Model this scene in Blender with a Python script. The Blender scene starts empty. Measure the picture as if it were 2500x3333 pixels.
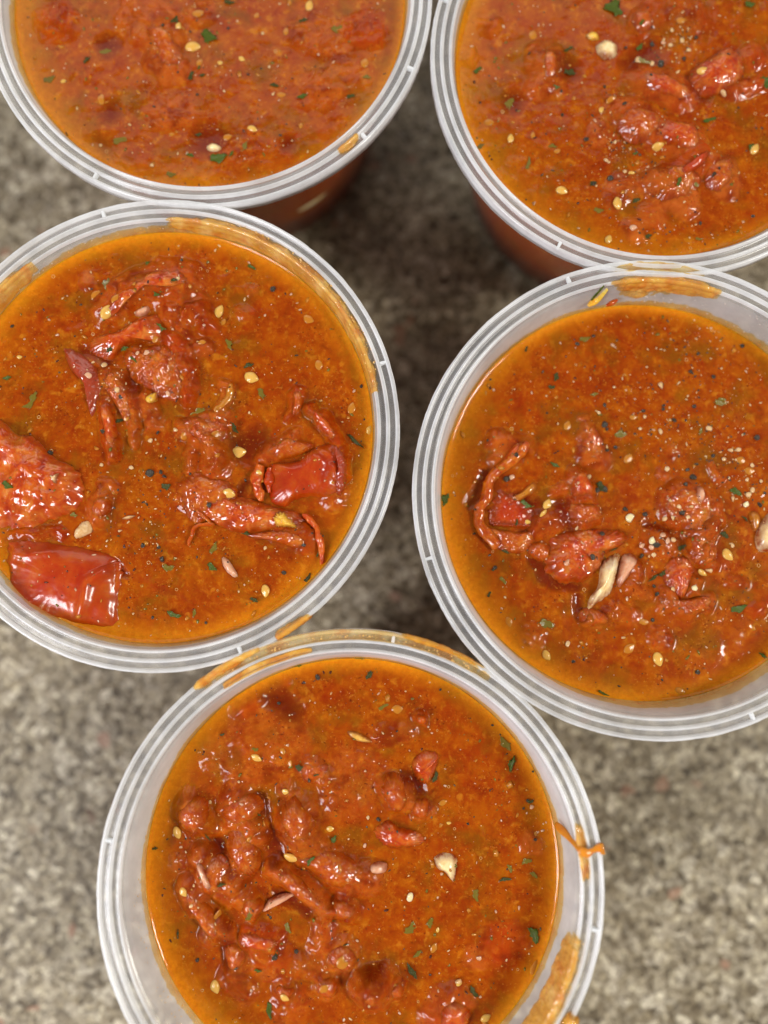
import bpy, math, random
import numpy as np
from mathutils import Vector, Matrix
R = math.radians
rng = np.random.default_rng(7)
random.seed(7)
scn = bpy.context.scene
col = scn.collection

# ------------------------------------------------------------------ camera, world, lamps, exposure
MM = 0.001
HC = 60*MM                       # cup height = rim plane
RO = 58.5*MM                     # outer rim radius
CAM_H = HC + 3.14282*RO
TILT = 0.09674036
F_PX = 2500.0                    # focal length in photograph pixels (photo is 2500 wide)

cam_d = bpy.data.cameras.new('camera')
cam_d.sensor_fit = 'HORIZONTAL'; cam_d.sensor_width = 27.0; cam_d.lens = 27.0*F_PX/2500.0
cam_d.clip_start = 0.01; cam_d.clip_end = 50
cam = bpy.data.objects.new('camera', cam_d); col.objects.link(cam)
cam.location = (0, 0, CAM_H); cam.rotation_euler = (TILT, 0, 0)
cam_d.dof.use_dof = True
cam_d.dof.focus_distance = 0.189
cam_d.dof.aperture_fstop = 3.0
scn.camera = cam

world = bpy.data.worlds.new('World'); scn.world = world; world.use_nodes = True
wn = world.node_tree; wn.nodes.clear()
bg = wn.nodes.new('ShaderNodeBackground'); bg.inputs[0].default_value = (.93, .95, 1, 1); bg.inputs[1].default_value = 0.17   # soft room light
wo = wn.nodes.new('ShaderNodeOutputWorld'); wn.links.new(bg.outputs[0], wo.inputs[0])
def lamp(name, az, el, dist, w, h, watts, colr):
    d = bpy.data.lights.new(name, 'AREA'); d.shape = 'RECTANGLE'; d.size = w; d.size_y = h; d.energy = watts; d.color = colr
    o = bpy.data.objects.new(name, d); col.objects.link(o)
    v = Vector((math.cos(R(el))*math.cos(R(az)), math.cos(R(el))*math.sin(R(az)), math.sin(R(el))))
    o.location = v*dist; o.rotation_euler = v.to_track_quat('Z', 'Y').to_euler(); return o
# low direct light from the right, and a cool window on the lower left
lamp('direct_light', -8, 47, 2.0, .34, .34, 30, (1, .96, .88))
lamp('window_light', 212, 40, 1.0, .22, .42, 9.5, (.95, .95, 1))
lamp('fill_light', 100, 42, 1.6, 1.5, .8, 6.0, (1, .97, .92))  # added fill lamp out of view: lifts the gap, hazes the top cups

scn.view_settings.view_transform = 'Standard'; scn.view_settings.look = 'None'
scn.view_settings.exposure = 0.0; scn.view_settings.gamma = 1
cy = scn.cycles
cy.use_denoising = True; cy.max_bounces = 10; cy.transparent_max_bounces = 24
cy.diffuse_bounces = 4; cy.glossy_bounces = 4; cy.transmission_bounces = 6
cy.caustics_reflective = False; cy.sample_clamp_indirect = 4

# ------------------------------------------------------------------ helpers
ct, st = math.cos(TILT), math.sin(TILT)
def at(px, py, z):
    """photo pixel -> world (x, y) on the horizontal plane at height z"""
    u = (np.asarray(px, float)-1250)/F_PX; v = -(np.asarray(py, float)-1666.5)/F_PX
    dx = u; dy = v*ct + st; dz = v*st - ct
    t = (z-CAM_H)/dz
    return dx*t, dy*t
CROP = {'c1': (0, 0, .7535), 'c2': (1250, 0, .7535), 'c3': (0, 650, .7836), 'c4': (0, 1400, .7836),
        'c5': (1250, 800, .7535), 'c6': (1250, 1550, .7535), 'c7': (250, 2000, .6028), 'c8': (1100, 2000, .6028),
        'h1': (500, 1200, .4219), 'h2': (0, 1300, .3618), 'h3': (200, 850, .3918), 'h4': (1500, 1350, .4219),
        'h5': (1900, 1300, .36166), 'h8': (2000, 1700, .3014), 'r5': (1700, 2400, .4219), 'r6': (900, 2000, .4219),
        'v': (0, 0, 1.507)}
PXM = 0.184/2500                 # metres per photo pixel near the rim plane
def px(crop, pts):
    o = CROP[crop]; a = np.asarray(pts, float).reshape(-1, 2)
    return np.c_[o[0]+a[:, 0]*o[2], o[1]+a[:, 1]*o[2]]
def w2(crop, pts, z):
    p = px(crop, pts); x, y = at(p[:, 0], p[:, 1], z); return np.c_[x, y]
def un(crop, r): return r*CROP[crop][2]*PXM

def _hash(ix, iy, s):
    h = (ix.astype(np.int64)*374761393 + iy.astype(np.int64)*668265263 + s*1442695041) & 0xffffffff
    h = ((h ^ (h >> 13))*1274126177) & 0xffffffff
    return ((h ^ (h >> 16)) & 0xffffff)/float(0xffffff)
def vnoise(x, y, scale, seed=0):
    x = x/scale+137.3; y = y/scale+71.9
    ix = np.floor(x); iy = np.floor(y); fx = x-ix; fy = y-iy
    fx = fx*fx*fx*(fx*(fx*6-15)+10); fy = fy*fy*fy*(fy*(fy*6-15)+10)
    a = _hash(ix, iy, seed); b = _hash(ix+1, iy, seed); c = _hash(ix, iy+1, seed); d = _hash(ix+1, iy+1, seed)
    return (a+(b-a)*fx)*(1-fy)+(c+(d-c)*fx)*fy
def fbm(x, y, scale, seed=0, octv=4, gain=.5):
    s = 0; a = 1; t = 0
    for k in range(octv):
        c, q = math.cos(k*1.1), math.sin(k*1.1)
        s = s + a*vnoise(x*c-y*q, x*q+y*c, scale/2**k, seed+k*17); t += a; a *= gain
    return s/t*2-1

def mesh_obj(name, v, f, m=None, parent=None, smooth=True, loc=None):
    me = bpy.data.meshes.new(name)
    v = np.asarray(v, np.float64)
    if loc is not None: v = v-np.asarray(loc)
    if isinstance(f, np.ndarray):
        nf, k = f.shape
        me.vertices.add(len(v)); me.vertices.foreach_set('co', v.astype(np.float32).ravel())
        me.loops.add(nf*k); me.loops.foreach_set('vertex_index', f.astype(np.int32).ravel())
        me.polygons.add(nf); me.polygons.foreach_set('loop_start', np.arange(0, nf*k, k, dtype=np.int32))
        me.update(calc_edges=True); me.validate()
    else:
        me.from_pydata([tuple(a) for a in v], [], f); me.update()
    if smooth: me.polygons.foreach_set('use_smooth', np.ones(len(me.polygons), bool))
    if m: me.materials.append(m)
    o = bpy.data.objects.new(name, me); col.objects.link(o)
    if loc is not None: o.location = loc
    if parent: o.parent = parent
    return o
def tag(o, label=None, cat=None, group=None, kind=None):
    if label: o['label'] = label
    if cat: o['category'] = cat
    if group: o['group'] = group
    if kind: o['kind'] = kind
    return o
def attr(o, name, arr):
    a = o.data.attributes.new(name, 'FLOAT', 'POINT'); a.data.foreach_set('value', np.asarray(arr, np.float32))

# ------------------------------------------------------------------ materials
class NT:
    def __init__(s, name):
        s.m = bpy.data.materials.new(name); s.m.use_nodes = True; s.t = s.m.node_tree; s.t.nodes.clear()
        s.out = s.n('ShaderNodeOutputMaterial')
    def n(s, typ, **kw):
        k = s.t.nodes.new(typ)
        for a, b in kw.items(): setattr(k, a, b)
        return k
    def l(s, a, b): s.t.links.new(a, b)
    def co(s): return s.n('ShaderNodeTexCoord').outputs['Object']
    def geo(s): return s.n('ShaderNodeNewGeometry').outputs['Position']
    def noise(s, vec, scale, det=3, rough=.55, dist=0):
        k = s.n('ShaderNodeTexNoise'); s.l(vec, k.inputs['Vector'])
        k.inputs['Scale'].default_value = scale; k.inputs['Detail'].default_value = det
        k.inputs['Roughness'].default_value = rough; k.inputs['Distortion'].default_value = dist
        return k.outputs['Fac']
    def ramp(s, fac, stops):
        k = s.n('ShaderNodeValToRGB'); s.l(fac, k.inputs[0]); e = k.color_ramp.elements
        while len(e) < len(stops): e.new(.5)
        for q, (p, c) in zip(e, stops):
            q.position = p; q.color = (*c, 1) if len(c) == 3 else c
        return k.outputs['Color']
    def rng(s, fac, a, b, c=0, d=1):
        k = s.n('ShaderNodeMapRange'); s.l(fac, k.inputs[0])
        for i, v in enumerate((a, b, c, d)): k.inputs[i+1].default_value = v
        return k.outputs[0]
    def mix(s, fac, a, b, mode='MIX'):
        k = s.n('ShaderNodeMix', data_type='RGBA', blend_type=mode)
        for i, v in ((0, fac), (6, a), (7, b)):
            if hasattr(v, 'is_linked'): s.l(v, k.inputs[i])
            elif i: k.inputs[i].default_value = (*v, 1)
            else: k.inputs[i].default_value = v
        return k.outputs[2]
    def math(s, op, a, b=0.0):
        k = s.n('ShaderNodeMath', operation=op)
        for i, v in enumerate((a, b)):
            if hasattr(v, 'is_linked'): s.l(v, k.inputs[i])
            else: k.inputs[i].default_value = v
        return k.outputs[0]
    def attr(s, name):
        k = s.n('ShaderNodeAttribute', attribute_name=name); return k.outputs['Fac']
    def bump(s, h, strength, dist, prev=None):
        k = s.n('ShaderNodeBump'); s.l(h, k.inputs['Height'])
        k.inputs['Strength'].default_value = strength; k.inputs['Distance'].default_value = dist
        if prev: s.l(prev, k.inputs['Normal'])
        return k.outputs[0]
    def bsdf(s, base, rough=.3, spec=.5, sss=0, rad=(1, .3, .1), sc=.002, coat=0, coatr=.05, normal=None, tw=0, coatn=None):
        b = s.n('ShaderNodeBsdfPrincipled')
        if hasattr(base, 'is_linked'): s.l(base, b.inputs['Base Color'])
        else: b.inputs['Base Color'].default_value = (*base, 1)
        if hasattr(rough, 'is_linked'): s.l(rough, b.inputs['Roughness'])
        else: b.inputs['Roughness'].default_value = rough
        b.inputs['Specular IOR Level'].default_value = spec
        b.inputs['Subsurface Weight'].default_value = sss
        b.inputs['Subsurface Radius'].default_value = rad; b.inputs['Subsurface Scale'].default_value = sc
        b.inputs['Coat Weight'].default_value = coat; b.inputs['Coat Roughness'].default_value = coatr
        b.inputs['Transmission Weight'].default_value = tw
        if normal: s.l(normal, b.inputs['Normal'])
        if coatn or normal: s.l(coatn or normal, b.inputs['Coat Normal'])
        return b.outputs[0]
    def end(s, sh): s.l(sh, s.out.inputs[0]); return s.m

def m_counter():
    t = NT('granite'); p = t.geo()
    wv = t.n('ShaderNodeTexNoise'); t.l(p, wv.inputs['Vector']); wv.inputs['Scale'].default_value = 260; wv.inputs['Detail'].default_value = 2
    va = t.n('ShaderNodeVectorMath', operation='SUBTRACT'); t.l(wv.outputs['Color'], va.inputs[0]); va.inputs[1].default_value = (.5, .5, .5)
    vs = t.n('ShaderNodeVectorMath', operation='SCALE'); t.l(va.outputs[0], vs.inputs[0]); vs.inputs['Scale'].default_value = .0022
    vd = t.n('ShaderNodeVectorMath', operation='ADD'); t.l(p, vd.inputs[0]); t.l(vs.outputs[0], vd.inputs[1])
    def cells(scale, stops):
        v = t.n('ShaderNodeTexVoronoi'); t.l(vd.outputs[0], v.inputs['Vector']); v.inputs['Scale'].default_value = scale
        s = t.n('ShaderNodeSeparateColor'); t.l(v.outputs['Color'], s.inputs[0])
        return t.ramp(s.outputs[0], stops), s.outputs[1]
    a, a2 = cells(300, [(0, (0.057, 0.041, 0.022)), (.22, (0.145, 0.114, 0.071)), (.5, (0.232, 0.192, 0.124)), (.78, (0.336, 0.291, 0.202)), (.95, (0.579, 0.525, 0.416))])
    b, b2 = cells(620, [(0, (0.051, 0.037, 0.022)), (.3, (0.173, 0.137, 0.086)), (.6, (0.289, 0.246, 0.174)), (1, (0.533, 0.479, 0.368))])
    c = t.mix(.52, a, b)
    f3, f4 = cells(1050, [(0, (.22, .19, .16)), (.22, (.68, .64, .58)), (.55, (1.02, 1.0, .96)), (.80, (1.28, 1.27, 1.22)), (1, (2.2, 2.25, 2.15))]); c = t.mix(.68, c, f3, 'MULTIPLY')
    pat = t.ramp(t.noise(p, 42, 3), [(.3, (.88, .86, .83)), (.7, (1.08, 1.08, 1.08))])
    c = t.mix(1.0, c, pat, 'MULTIPLY')
    red = t.rng(a2, .988, .992); c = t.mix(t.math('MULTIPLY', red, .6), c, (.28, .12, .07))
    n = t.bump(t.noise(p, 900, 2), .12, .0004)
    return t.end(t.bsdf(c, .55, .25, normal=n))

def m_plastic(name='frosted_plastic', a=.155, tint=(.95, .955, .955), gl=1.0, tlf=.4):
    t = NT(name)
    lw = t.n('ShaderNodeLayerWeight'); lw.inputs['Blend'].default_value = .5
    cosv = t.math('MAXIMUM', t.math('SUBTRACT', 1.0, lw.outputs['Facing']), .06)
    fac = t.math('SUBTRACT', 1.0, t.math('POWER', 1-a, t.math('DIVIDE', 1.0, cosv)))
    p = t.geo()
    hz = t.rng(t.noise(p, 75, 4, .6), .3, .7, .72, 1.25)
    fac = t.math('MINIMUM', t.math('MULTIPLY', fac, hz), 1.0)
    tr = t.n('ShaderNodeBsdfTransparent'); tr.inputs[0].default_value = (.97, .975, .97, 1)
    nb = t.bump(t.noise(p, 500, 2), .08, .0003)
    d = t.n('ShaderNodeBsdfDiffuse'); d.inputs[0].default_value = (*tint, 1); t.l(nb, d.inputs['Normal'])
    tl = t.n('ShaderNodeBsdfTranslucent'); tl.inputs[0].default_value = (*tint, 1)
    dm = t.n('ShaderNodeMixShader'); dm.inputs[0].default_value = tlf; t.l(d.outputs[0], dm.inputs[1]); t.l(tl.outputs[0], dm.inputs[2])
    m1 = t.n('ShaderNodeMixShader'); t.l(fac, m1.inputs[0]); t.l(tr.outputs[0], m1.inputs[1]); t.l(dm.outputs[0], m1.inputs[2])
    g = t.n('ShaderNodeBsdfGlossy'); g.inputs['Roughness'].default_value = .2; t.l(nb, g.inputs['Normal'])
    fr = t.math('MULTIPLY', t.math('ADD', .04, t.math('MULTIPLY', t.math('POWER', lw.outputs['Facing'], 5.0), .5)), gl)
    m2 = t.n('ShaderNodeMixShader'); t.l(fr, m2.inputs[0]); t.l(m1.outputs[0], m2.inputs[1]); t.l(g.outputs[0], m2.inputs[2])
    return t.end(m2.outputs[0])

def m_sauce():
    t = NT('tomato_sauce'); p = t.geo()
    n1 = t.noise(p, 70, 4, .6, .4); n2 = t.noise(p, 230, 4, .6, .6); n3 = t.noise(p, 900, 3, .65)
    n4 = t.noise(p, 480, 3, .6, .5)
    c = t.ramp(n1, [(.34, (.21, .018, .0005)), (.46, (.32, .052, .0006)), (.56, (.36, .084, .0008)), (.70, (.24, .050, .0006))])
    c2 = t.ramp(n2, [(.32, (.18, .011, .0004)), (.48, (.32, .050, .0006)), (.64, (.45, .120, .0014))])
    c = t.mix(.5, c, c2)
    c3 = t.ramp(n4, [(.28, (.12, .006, .0003)), (.42, (.30, .036, .0006)), (.57, (.36, .066, .0008)), (.72, (.66, .22, .008))])
    c = t.mix(.36, c, c3)
    rp = t.rng(t.noise(p, 150, 3, .55, .8), .52, .68); c = t.mix(t.math('MULTIPLY', rp, .38), c, (.27, .015, .0006))
    yb = t.rng(t.noise(p, 340, 3, .5, .3), .62, .72); c = t.mix(t.math('MULTIPLY', yb, .6), c, (.52, .18, .008))
    olive = t.ramp(t.noise(p, 105, 4, .6), [(.50, (0, 0, 0)), (.66, (1, 1, 1))])
    gm = t.rng(t.noise(p, 190, 2, .5), .40, .62)
    c = t.mix(t.math('MULTIPLY', olive, .6), c, (.17, .066, .0015))
    c = t.mix(t.math('MULTIPLY', t.attr('red'), .55), c, (.36, .024, .001))
    c = t.mix(t.math('MULTIPLY', t.attr('pale'), t.rng(n4, .3, .65, .35, 1.0)), c, (.46, .105, .013))
    c = t.mix(t.math('MULTIPLY', t.attr('dark'), .85), c, (.13, .007, .0005))  # painted shade beside folds and between lumps
    c = t.mix(t.math('MULTIPLY', t.attr('hollow_shade'), .75), c, (.17, .010, .0005))  # shade in the lump hollows, painted as darker red
    g1 = t.rng(t.noise(p, 1700, 2, .5), .60, .72); c = t.mix(t.math('MULTIPLY', g1, t.math('MULTIPLY', gm, .6)), c, (.52, .20, .02))
    g2 = t.rng(t.noise(p, 1250, 2, .5), .63, .71); c = t.mix(t.math('MULTIPLY', g2, t.math('MULTIPLY', gm, .8)), c, (.11, .010, .001))
    oil_glow_n = t.math('MULTIPLY', t.attr('oil'), t.rng(n3, .2, .7, .6, 1.1))
    c = t.mix(oil_glow_n, c, (.78, .28, .006))  # oil ring at the edge, with light glowing through it painted in
    h = t.math('ADD', t.math('MULTIPLY', n3, .6), t.noise(p, 2600, 2, .5))
    nb = t.bump(h, .14, .00035)
    nc = t.bump(h, .04, .00035)
    return t.end(t.bsdf(c, .45, .03, sss=.6, rad=(1, .22, .05), sc=.0024, coat=.32, coatr=.045, normal=nb, coatn=nc))

def m_flesh(name, cs, var=900, bstr=.3, sc=.003, rough=.3, coat=1, coatr=.06, bsc=500, sss=.5, rad=(1, .25, .1), bd=.0004):
    t = NT(name); p = t.co()
    c = t.ramp(t.noise(p, var, 4, .6, .5), [(.30+.4*i/(len(cs)-1), x) for i, x in enumerate(cs)])
    c = t.mix(t.math('MULTIPLY', t.attr('sauced'), t.rng(t.noise(t.geo(), 420, 3), .3, .65, .25, 1.0)), c, (.25, .030, .001))
    nb = t.bump(t.noise(p, bsc, 4, .6), bstr, bd)
    return t.end(t.bsdf(c, rough, .15, sss=sss, rad=rad, sc=sc, coat=coat, coatr=coatr, normal=nb))

M = {}
M['counter'] = m_counter()
M['plastic'] = m_plastic()
M['bead'] = m_plastic('frosted_plastic_bead', .52, (.985, .985, .98), 1.0, .2)
M['wetwall'] = m_plastic('wet_plastic_wall', .004, gl=.25)
M['wall'] = m_plastic('frosted_plastic_wall', .22)
M['nub'] = m_plastic('frosted_plastic_thick', .8, (.96, .97, .97))
M['sauce'] = m_sauce()
M['skin'] = m_flesh('tomato_skin', [(.33, .014, .001), (.42, .042, .002), (.48, .095, .004)], 130, .10, .003, .32, .6, .20, 260, .45, bd=.0005)
M['pinkskin'] = m_flesh('tomato_skin_pale', [(.26, .022, .006), (.34, .044, .014), (.32, .055, .018)], 220, .15, .002, .3, 1, .10, 700, .4, bd=.0003)
M['pulp'] = m_flesh('tomato_flesh', [(.30, .016, .001), (.45, .052, .003), (.54, .110, .008), (.62, .20, .026)], 330, .32, .003, .3, .9, .06, 330, .5, bd=.0007)
M['orange'] = m_flesh('cooked_pulp', [(.32, .034, .001), (.44, .082, .002), (.56, .165, .012)], 420, .22, .003, .3, .9, .06, 450, .5, bd=.0005)
M['peel'] = m_flesh('orange_peel_strand', [(.58, .17, .008), (.72, .28, .02)], 500, .3, .003, .3, .8, .08, 500, .4, (1, .5, .2))
M['seed'] = m_flesh('seed', [(.50, .20, .02), (.68, .38, .07), (.74, .50, .15)], 420, .1, .0015, .28, .8, .08, 900, .3, (1, .6, .3))
M['seeddeep'] = m_flesh('seed_sunken', [(.40, .13, .008), (.52, .20, .016)], 500, .1, .0015, .28, .8, .08, 900, .3, (1, .5, .2))
M['garlic'] = m_flesh('garlic', [(.74, .46, .16), (.85, .66, .34), (.86, .72, .46)], 240, .25, .003, .3, .8, .08, 500, .4, (1, .6, .35))
M['cream'] = m_flesh('cream_grain', [(.55, .30, .10), (.74, .52, .28)], 900, .2, .001, .35, .5, .1, 900, .2, (1, .6, .4))
M['pinkbit'] = m_flesh('onion', [(.60, .27, .14), (.72, .42, .26)], 400, .2, .002, .3, .8, .08, 600, .4, (1, .5, .3))
M['yellow'] = m_flesh('core_yellow', [(.72, .30, .02), (.82, .48, .05), (.84, .60, .16)], 400, .5, .003, .3, 1, .06, 500, .4, (1, .5, .2))
M['herb'] = m_flesh('herb_green', [(.028, .036, .003), (.060, .085, .005), (.12, .16, .012)], 700, .4, .0005, .4, .25, .15, 1200, .0)
M['herbdark'] = m_flesh('herb_dark', [(.022, .020, .004), (.050, .052, .006), (.09, .085, .012)], 700, .5, .0005, .4, .25, .15, 1200, .0)
M['herbdeep'] = m_flesh('herb_sunken', [(.14, .085, .006), (.17, .13, .008)], 700, .2, .0005, .4, .6, .1, 1200, .0)
M['pepper'] = m_flesh('peppercorn', [(.008, .006, .005), (.04, .03, .018), (.14, .10, .05)], 1500, .6, .0005, .4, .7, .1, 1500, .0)
M['fleckdark'] = m_flesh('dark_fleck', [(.05, .008, .003), (.10, .02, .006)], 1500, .2, .0005, .4, .6, .1, 1500, .0)

def m_smear(name='sauce_smear', cs=((.70, .27, .015), (.80, .40, .05), (.84, .55, .17))):
    t = NT(name); p = t.geo()
    n = t.noise(p, 170, 4, .55)
    c = t.ramp(n, [(.3, cs[0]), (.5, cs[1]), (.7, cs[2])])
    g = t.rng(t.noise(p, 1300, 2, .5), .64, .72); c = t.mix(t.math('MULTIPLY', g, .4), c, (.85, .60, .25))
    g = t.rng(t.noise(p, 210, 2, .5), .50, .66); c = t.mix(t.math('MULTIPLY', g, .6), c, (.62, .13, .008))
    nb = t.bump(t.math('ADD', t.noise(p, 420, 3, .6), t.math('MULTIPLY', t.noise(p, 1500, 2), .5)), .32, .0005)
    b = t.bsdf(c, .3, .3, sss=.3, rad=(1, .4, .15), sc=.0015, coat=1, coatr=.05, normal=nb)
    tr = t.n('ShaderNodeBsdfTransparent'); tr.inputs[0].default_value = (1, .84, .52, 1)
    m = t.n('ShaderNodeMixShader'); t.l(t.math('MULTIPLY', t.attr('dens'), t.rng(n, .3, .7, .65, 1.0)), m.inputs[0])
    t.l(tr.outputs[0], m.inputs[1]); t.l(b, m.inputs[2])
    return t.end(m.outputs[0])
M['smear'] = m_smear()
M['smearpale'] = m_smear('thin_sauce_film', ((.74, .50, .20), (.80, .62, .32), (.84, .72, .48)))
def m_drop(name, colr, a):
    t = NT(name)
    b = t.bsdf(colr, .2, .6, coat=1, coatr=.04)
    tr = t.n('ShaderNodeBsdfTransparent'); tr.inputs[0].default_value = (1, .95, .88, 1)
    m = t.n('ShaderNodeMixShader'); m.inputs[0].default_value = a; t.l(tr.outputs[0], m.inputs[1]); t.l(b, m.inputs[2])
    return t.end(m.outputs[0])
M['oildrop'] = m_drop('oil_drop', (.85, .52, .16), .75)
M['waterdrop'] = m_drop('clear_drop', (.85, .82, .78), .45)

# ------------------------------------------------------------------ counter
L = 1.2
o = mesh_obj('countertop', [(-L, -L, 0), (L, -L, 0), (L, L, 0), (-L, L, 0), (-L, -L, -.03), (L, -L, -.03), (L, L, -.03), (-L, L, -.03)],
             [(0, 1, 2, 3), (4, 7, 6, 5), (0, 4, 5, 1), (1, 5, 6, 2), (2, 6, 7, 3), (3, 7, 4, 0)], M['counter'], smooth=False)
tag(o, 'speckled grey brown granite countertop under the cups', kind='structure')

# ------------------------------------------------------------------ cup profile (mm from axis, mm above rim plane)
WALL = .19
def wall_r(d): return 52.9 - WALL*d       # inner wall radius at depth d below the rim
TOP = [(58.5, -3.4), (58.55, -1.2), (58.45, -.35), (58.15, -.04), (57.85, -.05), (57.6, -.35), (57.5, -.95), (57.2, -1.12), (56.5, -1.12), (56.15, -1.0),
       (56.02, -.35), (55.85, .0), (55.55, .02), (55.32, -.25), (55.2, -1.0), (54.9, -1.2), (54.2, -1.22), (53.85, -1.05),
       (53.72, -.4), (53.55, -.12), (53.3, -.12), (53.12, -.4), (53.0, -1.0), (wall_r(1.6), -1.6), (wall_r(4), -4), (wall_r(8), -8), (wall_r(14), -14),
       (wall_r(25), -25), (wall_r(40), -40), (wall_r(56), -56), (wall_r(58)-.4, -57.9), (40.2, -58.6), (38.5, -58.9), (20, -59.0), (0.01, -59.0)]
BOT = [(0.01, -59.9), (38.6, -59.9), (40.6, -59.7), (wall_r(59)+.3, -58.8), (wall_r(56)+.6, -56), (wall_r(40)+.6, -40), (wall_r(25)+.6, -25), (wall_r(14)+.6, -14),
       (wall_r(6)+.6, -6), (wall_r(3)+.9, -2.6), (54.2, -1.9), (55.6, -1.85), (57.4, -1.8), (57.85, -2.1), (57.9, -3.4)]
def lathe(prof, n=384, jag=0):
    a = np.linspace(0, 2*np.pi, n, endpoint=False)
    p = np.array(prof)*MM; k = len(p)
    rr = np.repeat(p[:, 0][:, None], n, 1)
    if jag:
        for i in range(3): rr[i] += (vnoise(a*40, a*0+i, .35, jag)-.5)*.10*MM + (vnoise(a*40, a*0, 3.0, jag+5)-.5)*.12*MM
    x = rr*np.cos(a); y = rr*np.sin(a); z = np.repeat(p[:, 1][:, None], n, 1)
    v = np.stack([x, y, z], -1).reshape(-1, 3)
    i = np.arange(k)[:, None]; j = np.arange(n)[None, :]; i2 = (i+1) % k; j2 = (j+1) % n
    f = np.stack([i*n+j, i2*n+j, i2*n+j2, i*n+j2], -1).reshape(-1, 4)
    return v, f[:, ::-1].copy()

CUPS = {
 'A': dict(c=(-0.7868253, 2.61817651), d=6.0, name='top left cup', nubs=[-22, -44, -118], seed=11),
 'B': dict(c=(1.20482792, 2.30992426), d=5.5, name='top right cup', nubs=[164, -118, -60], seed=23),
 'C': dict(c=(-0.93407857, 0.65183604), d=5.0, name='middle left cup', nubs=[106, 17, -69], seed=37),
 'D': dict(c=(1.11732185, 0.38240834), d=11.0, name='middle right cup', nubs=[110, 196, -68], seed=41),
 'E': dict(c=(-0.13099297, -1.1702604), d=12.0, name='bottom cup', nubs=[80, 170, -10], seed=53),
}
CONTAINER_LABEL = {
 'A': 'translucent plastic cup at top left, its outside wall showing dark sauce below the rim',
 'B': 'translucent plastic cup at top right, filled with peppery sauce almost to the rim',
 'C': 'translucent plastic cup at middle left with wide orange smear inside its upper rim',
 'D': 'translucent plastic cup at middle right with fine droplets on its upper inner wall',
 'E': 'translucent plastic cup at the bottom with sauce splashed over its right rim'}
SAUCE_LABEL = {
 'A': 'smooth orange sauce with few chunks in the top left cup',
 'B': 'peppery orange red sauce with soft tomato pulp in the top right cup',
 'C': 'chunky red orange sauce around large glossy tomato skins in the middle left cup',
 'D': 'orange sauce dusted with black and cream pepper grains in the middle right cup',
 'E': 'lumpy dark orange sauce with clear orange edge in the bottom cup'}

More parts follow.
